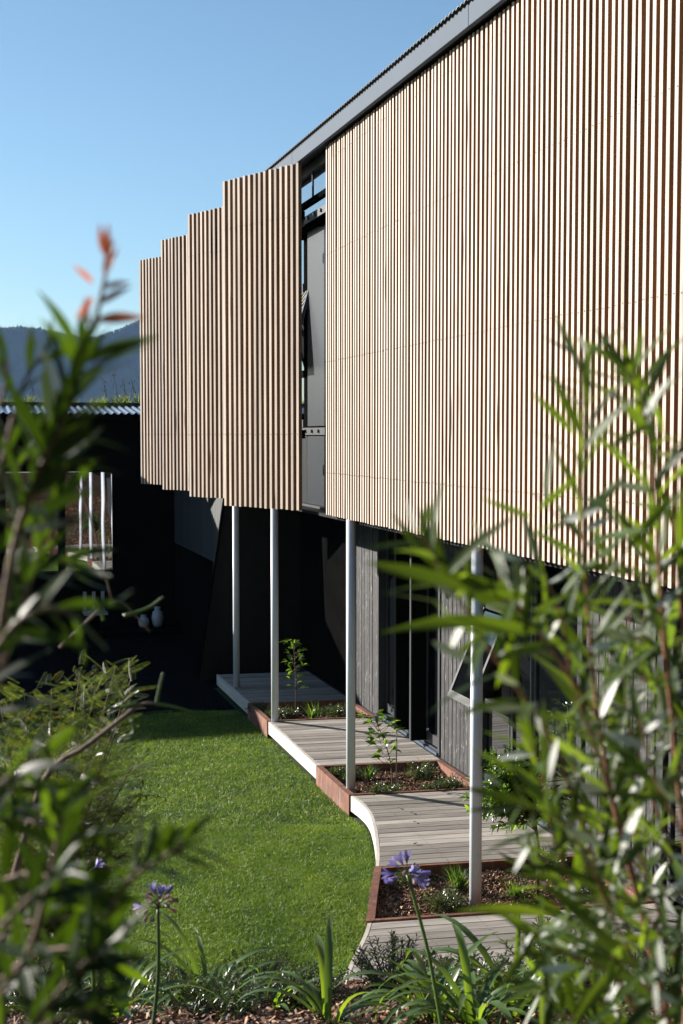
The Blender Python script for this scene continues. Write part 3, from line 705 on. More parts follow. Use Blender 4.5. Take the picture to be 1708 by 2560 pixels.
def leafy_branch(fo, stems, pts, r0, r1, spacing, sc, ang=(.5,.95), start=.1, end=1.0, droop=.15, n=None, jit=.35, tipsc=.7):
    path = smooth_path(pts, max(10, len(pts)*5)); stems.tube(path, [r0+(r1-r0)*i/(len(path)-1) for i in range(len(path))], 6)
    L = sum((path[i+1]-path[i]).length for i in range(len(path)-1)); k = int(L/spacing); phi = random.uniform(0, 6)
    for i in range(k):
        t = start+(end-start)*(i+random.random()*.6)/k; t = min(t, .999); j = t*(len(path)-1); a = int(j); p = path[a].lerp(path[a+1], j-a)
        tg = (path[a+1]-path[a]).normalized(); phi += 2.4+random.gauss(0, .3)
        x = tg.cross(Vector((.3,.5,.8))).normalized(); y = tg.cross(x); rad = x*math.cos(phi)+y*math.sin(phi)
        an = random.uniform(*ang); d = tg*math.cos(an)+rad*math.sin(an)+Vector((0,0,-droop*random.random()))+Vector((random.gauss(0,jit*.3),)*3)*.3
        nh = tg*.8+Vector((random.gauss(0,.45), random.gauss(0,.45), .5+random.gauss(0,.35)))
        fo.add(p, d, nh, sc*random.uniform(.7, 1.15)*(1-(1-tipsc)*t*t), prio=sc)

# ------------------------------------------------------------------ sapling, citrus, tufts, low shrubs in the planters
def tmpl(L, Wd, **k): return [leaf_template(L*f, Wd*g, bend=b, **k) for f, g, b in ((1,1,.12),(.85,1.05,.25),(1.1,.9,.05),(.7,.9,.3))]
def sapling(x, y, z, h, n, label, lean=(0,0), stake=False, spread=.14, lsc=1.0):
    root = empty('sapling', (x, y, z), label, 'sapling'); st = MB()
    top = Vector((x+lean[0], y+lean[1], z+h)); st.tube(smooth_path([(x,y,z-.03), (x+lean[0]*.2+.01,y+lean[1]*.3,z+h*.45), top], 8), [.008,.007,.006,.006,.005,.005,.004,.003,.002], 6)
    fo = Foliage(root, M['leaf_citrus'], tmpl(.085, .036))
    for i in range(n):
        t = .32+.68*(i/n)**.9; p = Vector((x,y,z)).lerp(top, t); a = i*2.4+random.gauss(0,.3); out = Vector((math.cos(a), math.sin(a), 0))
        L = spread*random.uniform(.25, 1)*(1.15-abs(t-.6)); q = p+out*L+Vector((0,0,L*.7)); st.tube([p, (p+q)/2+Vector((0,0,-.005)), q], [.003,.0022,.0015], 4)
        for k in range(3): fo.add(p.lerp(q, random.uniform(.5,1)), out+Vector((random.gauss(0,.5), random.gauss(0,.5), random.uniform(-.2,.7))), Vector((random.gauss(0,.5),random.gauss(0,.5),1)), lsc*random.uniform(.7,1.1), prio=1)
    st.build('trunk', M['bark'], root, smooth=True); fo.finish()
    if stake: b = MB(); b.tube([(x+.03,y-.02,z-.05),(x+.035,y-.02,z+.62)], .007, 6); b.build('stake', M['stake'], root)
sapling(4.02, 15.75, .13, .95, 26, 'young glossy sapling growing in the far shaded planter', lean=(-.02,.0), spread=.15, lsc=1.35)
sapling(4.07, 12.1, .13, .72, 26, 'small staked sapling in the middle planter beside the white post', lean=(-.16,.08), stake=True, spread=.20, lsc=1.35)
# citrus-like shrub on the third deck side
cb = at(1345, 2190, 9.75); cb.z = .13
root = empty('citrus_shrub', cb, 'bushy glossy green citrus shrub in the front planter before the windows', 'shrub')
st = MB(); fo = Foliage(root, M['leaf_citrus'], tmpl(.095, .038)); cf = cb+Vector((0,0,.42)); cm = at(1335, 2030, 9.75)
st.tube([cb, cf, cm], [.014,.012,.009], 8)
for i in range(64):
    u = random.random(); py = 1850+240*u; hw = 35+110*min(1, u*1.9) if u < .75 else 150*(1-(u-.75)*2.2)
    q = at(1325-55*(1-u)+random.uniform(-1, 1)*hw, py, 9.75+random.uniform(-.25,.25)); p = cf.lerp(cm, random.uniform(.3,1)); mid = (p+q)/2+Vector((0,0,.03))
    leafy_branch(fo, st, [p, mid, q], .005, .002, .014, random.uniform(.75,1.05), ang=(.5,1.2), start=.3, droop=.3)
for q in ((1228,2000),(1235,1930),(1222,1955)): leafy_branch(fo, st, [cm, at(1260, 2010, 9.7), at(*q, 9.65)], .004, .002, .014, 1, start=.5)
st.build('stems', M['bark'], root, smooth=True); fo.finish()

def low_shrub(x, y, z, r, h, n, label, mat='leaf_low', group='low grey green shrubs in the planters', L=.023):
    root = empty('low_shrub', (x, y, z), label, 'shrub', group); T = tmpl(L, L*.5)
    Vs = []; Fs = []; c = 0; st = MB()
    for i in range(16):
        a = i*2.4; q = Vector((x+math.cos(a)*r*random.uniform(.3,.85), y+math.sin(a)*r*random.uniform(.3,.85), z+h*random.uniform(.4,.85)))
        st.tube([(x,y,z), ((x+q.x)/2,(y+q.y)/2,z+h*.5), q], [.004,.003,.002], 4)
    st.build('stems', M['bark'], root)
    for i in range(n):
        a = random.uniform(0, 6.283); e = random.random()**.6; th = math.asin(random.random()); rr = e*(1+.25*math.sin(a*3+x*7)+.15*math.sin(a*7))
        p = np.array([x+math.cos(a)*math.cos(th)*r*rr, y+math.sin(a)*math.cos(th)*r*rr, z+.01+h*math.sin(th)*rr])
        d = Vector((math.cos(a), math.sin(a), random.uniform(0,1.4)))+Vector((random.gauss(0,.5),random.gauss(0,.5),0)); B = basis(d, (random.gauss(0,.6),random.gauss(0,.6),1))
        V, Fq = T[i % 4]; Vs.append((V*random.uniform(.7,1.2)) @ np.array(B).T+p); Fs.append(Fq+c); c += len(V)
    link('foliage', mesh_np('foliage', np.concatenate(Vs), np.concatenate(Fs), M[mat], smooth=True), root, kind='stuff')
def tuft(x, y, z, n, h, label, group='grassy tufts in the planters', sp=.025, w0=.008, droop=.55):
    root = empty('grass_tuft', (x, y, z), label, 'plant', group); V, Fq = grass_clump(x, y, z, n, h, sp, w0, droop=droop)
    link('blades', mesh_np('blades', [tuple(v) for v in V], Fq, M['leaf_tuft'], smooth=True), root, kind='stuff')
LS = [(3.80,12.62,.13,.11,'small shrub behind the white post at the back of the middle planter'),
      (4.50,12.45,.16,.16,'widest low shrub at the back right of the middle planter'),
      (3.92,11.93,.17,.10,'dark low shrub right of the post at the front of the middle planter'),
      (3.70,12.75,.10,.09,'tiny shrub in the far left corner of the middle planter'),
      (4.42,11.92,.11,.09,'small shrub at the front right of the middle planter'),
      (4.62,12.0,.13,.11,'dark shrub near the wall end of the middle planter'),
      (3.36,9.50,.13,.11,'low shrub behind the violet flower at the back left of the front planter'),
      (3.42,8.93,.16,.13,'grey green mound left of the white post in the front planter'),
      (4.55,9.52,.15,.16,'sunlit shrub at the back right of the front planter'),
      (4.42,8.8,.14,.12,'shrub under the foliage at the right of the front planter'),
      (3.80,15.65,.22,.13,'low leafy mound beside the post in the far shaded planter'),
      (4.5,15.6,.2,.12,'dark shrub near the wall in the far shaded planter'),
      (3.62,16.1,.12,.10,'small shrub at the back corner of the far shaded planter')]
for x, y, r, h, lb in LS: low_shrub(x, y, .13, r, h, int(1300*r/.13), lb)
for x, y, n, h, lb in ((4.0,12.62,60,.17,'spiky green tuft left of the staked sapling'), (4.03,11.93,60,.15,'pale bladed tuft at the foot of the staked sapling'),
      (3.66,9.28,110,.22,'bright green tuft just left of the nearest post'), (4.02,8.98,70,.17,'blue green tuft right of the nearest post'),
      (4.16,15.45,60,.26,'arching tuft beside the shaded sapling'), (4.55,9.05,60,.15,'small tuft near the wall in the front planter')):
    tuft(x, y, .13, n, h, lb)
# fallen leaves on the deck
for i, (x, y, lb) in enumerate(((3.86,11.29,'dead leaf farthest back on the curved deck'),(3.93,11.1,'second dead leaf on the curved deck'),(3.86,10.82,'curled dead leaf in the middle of the curved deck'),
        (3.62,10.22,'small dead leaf near the curved edge'),(4.2,10.33,'long dry leaf right of the others on the curved deck'))):
    V, Fq = leaf_template(.045, .02, bend=-.3, fold=.7); a = random.uniform(0,6); B = Matrix.Rotation(a, 3, 'Z')
    o = link('fallen_leaf', mesh_np('fallen_leaf', V, Fq, M['dead_leaf']), None, (x, y, .204)); o.rotation_euler = (0,0,a); tag(o, lb, 'leaf', 'fallen leaves on the deck')

# ------------------------------------------------------------------ foreground bed: agapanthus, rosemary-like shrubs
def strap_leaf(root, base, az, L, wd, up, arch, mat):
    """one arching strap leaf, a mesh of its own"""
    V = []; Fq = []; seg = 9; d = Vector((math.cos(az), math.sin(az), 0)); s = Vector((-d.y, d.x, 0)); tw = random.gauss(0, .35)
    p = Vector(base); el = up
    for k in range(seg+1):
        t = k/seg; wv = wd/2*(.75+.5*t if t < .5 else 1.0*(1-((t-.5)/.5)**2.2))+.0006
        sd = (s*math.cos(tw*t)+Vector((0,0,1))*math.sin(tw*t)); nn = (d*-math.sin(el)+Vector((0,0,math.cos(el))))
        V += [p-sd*wv+nn*wv*.35, p, p+sd*wv+nn*wv*.35]
        p = p+(d*math.cos(el)+Vector((0,0,1))*math.sin(el))*L/seg; el -= arch/seg*(1+t)
    for k in range(seg): a = k*3; Fq += [(a,a+1,a+4,a+3),(a+1,a+2,a+5,a+4)]
    off = wloc(root); return link('leaf', mesh_np('leaf', [tuple(v-off) for v in V], Fq, mat, smooth=True), root, off)
def agapanthus(px, py, d, n, L, label, wd=.030, group='strap leaved clumps in the foreground bed'):
    g = at(px, py, d); z = bank_z(g.x, g.y)-.02; base = Vector((g.x, g.y, z)); root = empty('agapanthus_clump', base, label, 'plant', group)
    for i in range(n):
        az = i*2.4+random.gauss(0,.3); b = base+Vector((math.cos(az)*.04, math.sin(az)*.04, 0))*random.random()
        strap_leaf(root, b, az, L*random.uniform(.55,1.15), wd*random.uniform(.7,1.15), random.uniform(.75,1.45), random.uniform(1.0,2.0), M['leaf_strap'])
    return base
def foot(px, d):   # point on the bank below column px at distance d
    g = at(px, 2000, d); return g.x, g.y, bank_z(g.x, g.y)
def umbel(px, py, d, bpx, n, label, faded=.0, R_=.065, spread=1.0, mid=None, fl=1.0):
    head = at(px, py, d); bx, by, bz = foot(bpx, d-.15); base = Vector((bx, by, bz-.03)); root = empty('agapanthus_flower', base, label, 'flower', 'violet agapanthus flowers on tall stalks')
    b = MB(); md = base.lerp(head, .55)+Vector((.015,0,.0)); b.tube(smooth_path([base, md, head], 12), [.0075-.0025*i/12 for i in range(13)], 8); b.build('stalk', M['stalk'], root, smooth=True)
    for i in range(n):
        a = i*2.4; e = random.uniform(-.5, 1.3)*spread; dr = Vector((math.cos(a)*math.cos(e), math.sin(a)*math.cos(e), math.sin(e))); q = head+dr*R_*random.uniform(.6,.9)
        s = MB(); s.tube([head, head.lerp(q,.5)+Vector((0,0,.004)), q], [.0014,.0012,.0016], 5)
        old = random.random() < faded; mt = M['petal_faded'] if old else M['petal']; fd = dr+Vector((0,0,-.5 if old else .0)); fd.normalize()
        x = fd.cross(Vector((.2,.3,.9))).normalized(); y = fd.cross(x); Lf = (.028 if old else .042)*fl
        s.build('pedicel', M['stalk'], root)
        fm = MB(); op = .25 if (old or i % 4 == 0) else .75; V = []
        for k in range(6):
            t = k*math.pi/3; r1 = x*math.cos(t)+y*math.sin(t); t1 = -x*math.sin(t)+y*math.cos(t)
            c = [(0,.0012,.0022),(.35,.0045,.004),(.65,.010*op+.003,.0058),(.88,.021*op+.002,.0052),(1,.028*op+.001,.0008)]
            V = []
            for u, rr, ww in c:
                p = q+fd*Lf*u+r1*rr*fl; V += [p-t1*ww*fl, p+t1*ww*fl]
            fm.add(V, [(2*j,2*j+1,2*j+3,2*j+2) for j in range(4)])
        fm.build('floret', mt, root, smooth=True)
umbel(1018, 2185, 4.3, 1120, 13, 'open violet flower head on a tall stalk before the front planter', faded=.12, fl=.95, R_=.056)
umbel(395, 2270, 4.2, 362, 22, 'half faded violet flower head with drooping pink florets, lower left', faded=.72, R_=.06, fl=.8)
umbel(215, 2190, 4.2, 222, 5, 'nearly bare flower stalk with one violet floret, far left', faded=.4, R_=.075, spread=.8, fl=.8)
for args in ((520,2540,6.2,30,.60,'broad strap leaved clump left of centre on the mulch'), (1085,2620,5.2,34,.55,'strap leaved clump at the foot of the open violet flower'),
             (1290,2560,5.3,22,.62,'strap leaved clump right of the open violet flower'), (110,2600,5.6,24,.6,'strap leaved clump in the bottom left corner'),
             (820,2640,5.0,14,.5,'small strap leaved clump at the bottom edge, centre'), (1500,2600,4.6,18,.5,'strap leaved clump half hidden under the right shrub'),
             (1180,2660,4.9,26,.5,'strap leaved clump low at the bottom edge right of the open violet flower'), (300,2620,5.6,22,.5,'strap leaved clump at the bottom edge near the half faded flower'),
             (680,2600,6.0,18,.42,'short strap leaved clump in front of the timber edging')):
    agapanthus(*args)
def needle_shrub(px, d, r, h, n, label, mat='leaf_rosemary', L=.042):
    x, y, z = foot(px, d); root = empty('needle_shrub', (x,y,z), label, 'shrub', 'small needle leaved shrubs in the foreground bed'); st = MB(); T = [leaf_template(L*f, L*.24, bend=b, seg=3) for f, b in ((1,.1),(.8,.2))]
    Vs = []; Fs = []; c = 0
    for i in range(n):
        a = i*2.4; rr = r*math.sqrt(random.random()); q = Vector((x+math.cos(a)*rr, y+math.sin(a)*rr, z+h*random.uniform(.65,1.1)*(1-.35*rr/r))); p0 = Vector((x+math.cos(a)*rr*.3, y+math.sin(a)*rr*.3, z))
        path = [p0, p0.lerp(q,.5)+Vector((0,0,h*.05)), q]; st.tube(path, [.003,.0025,.0015], 4)
        for k in range(26):
            t = .25+.75*k/26; p = p0.lerp(q, t); b = k*2.4+i; dr = (q-p0).normalized()*.8+Vector((math.cos(b), math.sin(b), .1)); B = basis(dr, (random.gauss(0,.4),random.gauss(0,.4),1))
            V, Fq = T[k % 2]; Vs.append((V*random.uniform(.7,1.1)) @ np.array(B).T+np.array(p)); Fs.append(Fq+c); c += len(V)
    st.build('stems', M['bark'], root); link('foliage', mesh_np('foliage', np.concatenate(Vs), np.concatenate(Fs), M[mat], smooth=True), root, kind='stuff')
needle_shrub(990, 6.9, .26, .34, 70, 'green needle leaved shrub overlapping the front deck boards')
needle_shrub(650, 7.3, .36, .24, 90, 'grey green spreading shrub at the end of the timber edging', L=.028)
needle_shrub(300, 7.1, .38, .26, 90, 'silvery dark shrub in the left part of the foreground bed', L=.026)
needle_shrub(1400, 6.4, .30, .42, 80, 'dark needle leaved shrub beneath the right foreground foliage')
needle_shrub(1620, 5.8, .28, .36, 60, 'needle leaved shrub in the bottom right corner')
needle_shrub(60, 6.4, .34, .30, 80, 'dark needle leaved shrub in the bottom left corner')
needle_shrub(420, 6.3, .26, .22, 60, 'low dark needle leaved shrub left of the half faded flower stalk')
needle_shrub(760, 6.1, .24, .20, 60, 'low dark needle leaved shrub at the bottom edge left of the open violet flower')
needle_shrub(560, 5.7, .26, .20, 60, 'low needle leaved shrub at the bottom edge between the two flower stalks')
needle_shrub(1180, 6.0, .26, .26, 70, 'needle leaved shrub behind the strap leaved clump right of centre')

# ------------------------------------------------------------------ feathery bush on the lawn side, left
fb = at(110, 2300, 8.3); fz = .12; root = empty('feathery_bush', (fb.x, fb.y, fz), 'feathery leaved bush in the middle distance at left, beside the lawn', 'bush')
def frond_template(L, np_=13, pl=.034):
    V = []; Fq = []
    def quad(a, b, w, nz=0):
        a = np.array(a); b = np.array(b); d = b-a; s = np.array([-d[1], d[0], 0]); s = s/(np.linalg.norm(s)+1e-9)*w; k = len(V); m_ = (a+b)/2
        V.extend([a, m_-s, b, m_+s]); Fq.append((k, k+1, k+2, k+3))
    quad((0,0,0), (0,L*.98,-.16*L), .0012)
    for i in range(np_):
        t = .12+.86*i/np_; y = L*t; z = -.16*L*t*t; l = pl*math.sin(math.pi*(.22+.72*t))
        for sgn in (-1, 1):
            a = (0, y, z); b = (sgn*l*.9, y+l*.35, z-.012-.35*l)
            quad(a, b, .0021)
            m_ = [(a[q]+b[q])/2 for q in range(3)]; quad(m_, (m_[0]+sgn*.007, m_[1]+.010, m_[2]-.004), .0012)
    return np.array(V), np.array(Fq)
FT = [frond_template(.20, 14, .034), frond_template(.25, 17, .040), frond_template(.16, 12, .030)]
fo = Foliage(root, M['leaf_fern'], FT, 'frond', 290); fo.me = [mesh_np('frond', V, Fq, M['leaf_fern']) for V, Fq in FT]
st = MB(); base = Vector((fb.x, fb.y, fz))
tips = [(330,1690,8.0),(290,1665,8.2),(245,1690,8.4),(200,1680,8.5),(130,1720,8.4),(60,1730,8.3),(0,1760,8.2),(-60,1800,8.2),(300,1800,7.9),(340,1900,7.8),(330,2000,7.8),(320,2080,7.7),(290,2150,7.7),
        (240,2120,7.5),(180,2100,7.6),(100,2080,7.6),(20,2050,7.7),(-50,2000,7.8),(220,1900,7.6),(150,1850,7.7),(80,1880,7.7),(10,1900,7.9),(270,1960,7.7),(200,2020,7.6),(90,1980,7.6),(-20,2150,7.7),(120,1780,8.2),(210,1770,8.1)]
for k, (px, py, d) in enumerate(tips):
    tp = at(px, py, d); md = base.lerp(tp, .5)+Vector((0,0,.12)); path = smooth_path([base, md, tp], 10); st.tube(path, [.011-.0009*i for i in range(11)], 5)
    for s_ in range(150):
        t = .12+.88*s_/150; p = base.lerp(md, t*2) if t < .5 else md.lerp(tp, t*2-1); p = p+Vector((random.gauss(0,.04), random.gauss(0,.05), random.gauss(0,.04)))
        a = random.uniform(0, 6.283); dr = (tp-md).normalized()*.5+Vector((math.cos(a), math.sin(a), random.uniform(-.3,.5)))
        fo.add(p, dr, Vector((random.gauss(0,.7),random.gauss(0,.7),1)), random.uniform(.6,1.05), prio=t)
st.build('stems', M['bark'], root, smooth=True); fo.finish()
# thin stems with a few round leaves hanging over the lawn
root = empty('round_leaf_twig', at(230, 2030, 7.6), 'thin dark twig with a few round leaves hanging over the lawn', 'twig'); st = MB()
fo = Foliage(root, M['leaf_left'], [leaf_template(.035,.028,bend=.1,power=.9)])
for path in ([(180,2080,7.6),(290,1970,7.55),(355,1950,7.5),(352,1990,7.5),(395,1985,7.5)], [(230,2030,7.6),(310,1995,7.5),(365,1988,7.5),(415,1995,7.5)], [(210,2000,7.6),(330,1930,7.5),(370,1870,7.5)]):
    P_ = [at(*q) for q in path]; st.tube(smooth_path(P_, 14), .0022, 4)
    for q in P_[2:]: fo.add(q, (random.gauss(0,.3), random.gauss(0,.3), -1), (1,-1,0), random.uniform(.8,1.2))
st.build('stem', M['bark'], root); fo.finish()

# ------------------------------------------------------------------ out of focus foreground shrubs
def shrub_root(px, d, name, label): x, y, z = foot(px, d); return empty(name, (x, y, z), label, 'shrub')
root = shrub_root(1660, 1.4, 'willow_leaved_shrub', 'blurred narrow leaved shrub with silvery undersides filling the right foreground')
TR = [leaf_template(.092,.0115,bend=b,fold=.3,seg=6,tipx=tx) for b, tx in ((.05,.05),(.18,-.1),(.3,.05),(.1,.15))]
fo = Foliage(root, M['leaf_shrub'], TR); fs = Foliage(root, M['leaf_silver'], [leaf_template(.05,.011,bend=.1,seg=5)], 'silver_leaf', 110); st = MB()
gx_, gy_, gz_ = foot(1660, 1.4); rb = Vector((gx_, gy_, gz_-.05))
BR = [[(1690,2750,1.50),(1620,2350,1.45),(1550,2080,1.4),(1505,1850,1.35),(1480,1650,1.3),(1462,1400,1.25),(1455,1200,1.2),(1462,1050,1.2),(1450,890,1.2)],
      [(1590,2200,1.42),(1500,1900,1.32),(1430,1700,1.28),(1410,1560,1.25),(1365,1450,1.22),(1310,1400,1.2)],
      [(1520,2250,1.40),(1400,1900,1.25),(1300,1730,1.2),(1235,1640,1.18),(1170,1530,1.15),(1115,1460,1.13),(1085,1390,1.12),(1040,1330,1.1)],
      [(1720,2400,1.5),(1690,1900,1.4),(1660,1600,1.35),(1645,1350,1.3),(1630,1150,1.28),(1600,1000,1.25),(1575,930,1.25)],
      [(1760,2000,1.4),(1700,1500,1.35),(1690,1250,1.3),(1700,1100,1.3)],
      [(1600,2550,1.45),(1450,2250,1.35),(1385,2100,1.3),(1360,1960,1.28),(1325,1850,1.26)],
      [(1700,2600,1.4),(1560,2350,1.3),(1470,2150,1.25),(1400,2050,1.22),(1300,2010,1.2)],
      [(1640,2650,1.6),(1540,2450,1.5),(1400,2380,1.45),(1330,2330,1.4)],
      [(1740,2300,1.6),(1600,1900,1.55),(1560,1700,1.5),(1580,1500,1.5)],
      [(1760,2600,1.7),(1620,2200,1.6),(1540,1900,1.6),(1480,1800,1.6)],
      [(1740,1700,1.5),(1640,1500,1.45),(1560,1420,1.4),(1500,1390,1.38),(1330,1230,1.36)],
      [(1760,2700,1.3),(1640,2500,1.25),(1590,2420,1.22),(1530,2390,1.2)],
      [(1760,2200,1.2),(1690,2050,1.18),(1640,1950,1.16),(1600,1800,1.15)],
      [(1500,1800,1.3),(1390,1640,1.25),(1330,1560,1.22),(1270,1500,1.2),(1250,1440,1.2)],
      [(1720,2500,1.8),(1560,2300,1.7),(1500,2000,1.7),(1540,1700,1.7)],
      [(1780,1900,1.7),(1660,1750,1.6),(1600,1650,1.6),(1640,1400,1.6)],
      [(1740,2700,1.9),(1500,2500,1.8),(1380,2450,1.7),(1350,2480,1.7)],
      [(1780,2350,1.5),(1680,2150,1.45),(1600,2080,1.4),(1540,2060,1.4)], [(1760,2500,1.4),(1650,2330,1.35),(1560,2250,1.3),(1480,2260,1.3)],
      [(1780,2100,1.6),(1680,1880,1.55),(1600,1790,1.5),(1520,1760,1.5)], [(1780,1800,1.5),(1700,1660,1.45),(1620,1600,1.4),(1560,1590,1.4)],
      [(1780,2650,1.7),(1640,2600,1.6),(1500,2560,1.55),(1400,2540,1.5)], [(1700,2300,1.9),(1560,2120,1.8),(1460,1980,1.8),(1420,1880,1.8)],
      [(1650,2500,1.9),(1480,2350,1.8),(1380,2230,1.8),(1330,2150,1.8)]]
for k, Bp in enumerate(BR):
    P_ = [at(*q) for q in Bp]
    if k in (0, 3): P_ = [rb]+P_
    leafy_branch(fo, st, P_, .0036 if k in (0,3) else .0022, .0008, (.028 if k in (0,1,2,3,4,8,10) else .016 if k in (5,6,13) else .0112), random.uniform(.9,1.2), ang=(.45,1.0), start=.32 if k in (0,3) else .12, droop=.1)
    for _ in range(4):
        t = random.random(); kk = random.randrange(1, len(P_)); q = P_[kk].lerp(P_[kk-1], t); fs.add(q, (random.gauss(0,1), random.gauss(0,.4), random.gauss(0,1)), (-1, -.2, random.gauss(.3,.4)), random.uniform(.6,1.1), prio=1)
for px, py, d, dx, dy, s_ in ((1500,1615,1.15,-1,.1,.8),(1570,2080,1.15,-.5,1,1.25),(1300,2150,1.15,-.4,.6,1.1),(1380,1900,1.15,-.3,1,1.1),(1270,1700,1.12,1,.5,.7),(1130,1630,1.1,1,.55,1.0),(1120,1480,1.1,.7,.5,1.1),
      (1260,1430,1.1,.2,1,1.1),(1560,2350,1.2,.6,.4,.8),(1530,2480,1.2,-.5,.5,.8),(1650,2400,1.15,0,1,1.1),(1640,2500,1.15,0,1,.9),(1400,2420,1.2,1,-.1,1),(1230,1950,1.15,.6,.4,.9),(1345,1800,1.15,.1,1,.9),(1460,870,1.2,.3,1,.7),(1440,1000,1.2,.6,.4,.6)):
    p0 = at(px-dx*50*s_, py-dy*50*s_, d); p1 = at(px+dx*50*s_, py+dy*50*s_, d); fs.add(p0, p1-p0, (-1,-.25,.45), (p1-p0).length/.05*1.0, prio=2)
for a_, b_, d in (((1270,1470),(950,1440),1.1),((1290,1560),(960,1525),1.12),((1180,1480),(930,1370),1.08),((1370,1575),(1085,1575),1.1),((1340,1500),(1090,1450),1.14),((1440,1090),(1340,969),1.15),
      ((1517,1125),(1640,1032),1.15),((1343,1278),(1455,1175),1.15),((1336,1294),(1200,1256),1.15),((1130,1480),(1060,1310),1.1),((1420,1560),(1500,1425),1.12),((1330,1420),(1290,1620),1.1),
      ((1250,1640),(1410,1580),1.12),((1150,1790),(1300,1720),1.12),((1440,1800),(1340,1790),1.12),((1560,1500),(1620,1400),1.15),((1690,1230),(1560,1380),1.2),((1380,2290),(1150,2240),1.15),
      ((1600,1060),(1585,930),1.25),((1640,1350),(1560,1290),1.25),((1660,1090),(1610,900),1.28),((1700,1420),(1690,1230),1.2),((1240,1720),(1310,1560),1.15),((1130,1650),(1230,1560),1.13)):
    p0, p1 = at(*a_, d), at(*b_, d-.01); fo.add(p0, p1-p0, (random.gauss(-.5,.3), -.8, random.gauss(.3,.3)), (p1-p0).length/.092, prio=3)
st.build('stems', M['bark_red'], root, smooth=True); fo.finish(); fs.finish()

root = shrub_root(-40, 1.1, 'broad_leaved_shrub', 'blurred dark green shrub with backlit leaves filling the left foreground')
TL = [leaf_template(.062,.0105,bend=b,fold=.3,seg=6,tipx=tx,power=.85) for b, tx in ((.05,.03),(.15,-.08),(.28,.05),(.1,.12))]
fo = Foliage(root, M['leaf_left'], TL); st = MB(); gx_, gy_, gz_ = foot(-40, 1.1); rb = Vector((gx_, gy_, gz_-.05))
BL = [[(-20,2400,1.25),(-30,1900,1.2),(0,1600,1.18),(40,1350,1.15),(100,1180,1.12),(150,1060,1.1),(200,900,1.1),(238,800,1.1),(262,700,1.1),(268,650,1.1)],
      [(-80,1900,1.3),(-20,1300,1.25),(20,1100,1.2),(60,960,1.2),(110,880,1.2)],
      [(-90,1500,1.3),(-40,1150,1.25),(10,980,1.2),(20,900,1.2)],
      [(-100,2200,1.3),(0,1700,1.25),(60,1500,1.2),(110,1350,1.2),(150,1250,1.2)],
      [(-100,2200,1.1),(-20,1990,1.1),(50,1930,1.1),(100,1900,1.1)],
      [(-80,2600,1.2),(60,2400,1.15),(110,2250,1.12),(140,2120,1.1),(160,2020,1.1)],
      [(0,2650,1.3),(180,2480,1.2),(300,2230,1.15),(400,2150,1.13),(462,2110,1.12)],
      [(-120,1700,1.4),(-30,1500,1.4),(60,1420,1.4),(140,1400,1.4),(190,1420,1.4)],
      [(-120,2100,1.4),(0,2050,1.4),(120,2060,1.35),(220,2100,1.3)],
      [(-120,2600,1.4),(0,2350,1.35),(120,2300,1.3),(250,2300,1.3)],
      [(-120,1300,1.5),(-20,1250,1.5),(60,1150,1.5),(120,1130,1.5)],
      [(-60,2700,1.1),(80,2560,1.1),(200,2420,1.1),(250,2380,1.1)],
      [(-100,1850,1.15),(-20,1650,1.15),(40,1560,1.12),(120,1520,1.1),(200,1545,1.1)],
      [(-60,2750,1.3),(60,2600,1.2),(170,2540,1.15),(250,2520,1.12)], [(-60,2520,1.25),(60,2400,1.2),(170,2370,1.15),(260,2390,1.12)],
      [(-80,2250,1.3),(40,2190,1.25),(150,2200,1.2),(230,2250,1.2)], [(-90,2350,1.5),(60,2280,1.5),(190,2330,1.5),(290,2420,1.5)],
      [(-90,2050,1.3),(20,1980,1.25),(90,1960,1.2)], [(-90,2420,1.0),(20,2300,1.0),(90,2230,1.0)]]
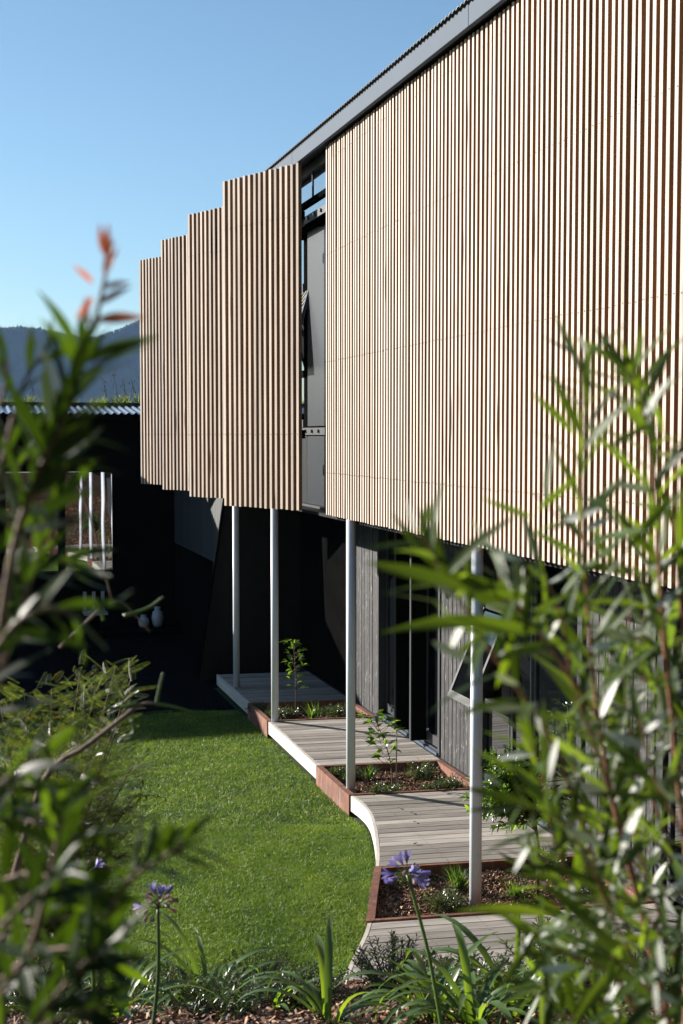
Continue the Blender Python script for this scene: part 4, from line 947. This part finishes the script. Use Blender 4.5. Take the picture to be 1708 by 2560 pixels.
for k, Bp in enumerate(BL):
    P_ = [at(q[0], q[1], q[2]*.84) for q in Bp]
    if k == 0: P_ = [rb]+P_
    leafy_branch(fo, st, P_, .0045 if k == 0 else .003, .0012, (.026,.030,.030)[k] if k < 3 else .0105, random.uniform(.9,1.2), ang=(.35,.9), start=.40 if k == 0 else .08, end=.72 if k == 0 else 1, droop=.1, tipsc=.75)
st.build('stems', M['bark'], root, smooth=True); fo.finish()
f2 = Foliage(root, M['leaf_orange'], [leaf_template(.026,.006,bend=.1,seg=5)], 'new_leaf')
for px, py, dx, dy, s_ in ((262,700,.15,-1,1.2),(268,650,.0,-1,1.0),(255,720,.9,-.25,.9),(248,760,.8,-.5,1.1),(240,800,1,-.1,1.5),(235,710,-.5,-.5,.8),(232,740,-.4,.6,.9),(270,680,.3,-.9,.8),(225,820,-.2,-1,.9),(262,640,-.2,-1,.9)):
    p0 = at(px, py, .924); p1 = at(px+dx*30, py+dy*30, .92); f2.add(p0, p1-p0, (random.gauss(0,.4)-.5,-.8,.4), s_, prio=1)
f2.finish()
# bare twigs with curling tips, a little farther back
root = empty('catkin_branch', at(60, 2150, 2.2), 'bare grey branch with curling green tips crossing the shade at left', 'branch'); st = MB()
tb = foot(20, 2.2)
for pth, r0 in (([(20,2250,2.2),(110,1950,2.2),(210,1870,2.2),(300,1800,2.2),(350,1762,2.2),(392,1760,2.2)], .006), ([(150,1620,2.2),(280,1505,2.2),(340,1540,2.2),(375,1580,2.2)], .003), ([(110,1160,2.2),(200,1220,2.2),(280,1500,2.2)], .003)):
    st.tube(smooth_path([at(*q) for q in pth], 16), [r0*(1-.6*i/16) for i in range(17)], 6)
for pth in ([(392,1760),(398,1725),(408,1682)], [(392,1760),(440,1768),(495,1785)], [(310,1540),(370,1520),(408,1492)], [(240,1500),(255,1535),(258,1552)], [(345,1758),(300,1770),(262,1770)], [(330,1800),(335,1830),(300,1850)]):
    P_ = smooth_path([at(px, py, 2.2) for px, py in pth], 12); tp = MB(); tp.tube(P_, [.0035*(1-.4*i/12) for i in range(13)], 6); tp.build('curled_tip', M['stalk'], root, smooth=True)
st.tube([(tb[0],tb[1],tb[2]-.05), at(0, 2400, 2.2), at(20, 2250, 2.2)], .007, 6)
st.build('stem', M['bark'], root, smooth=True)
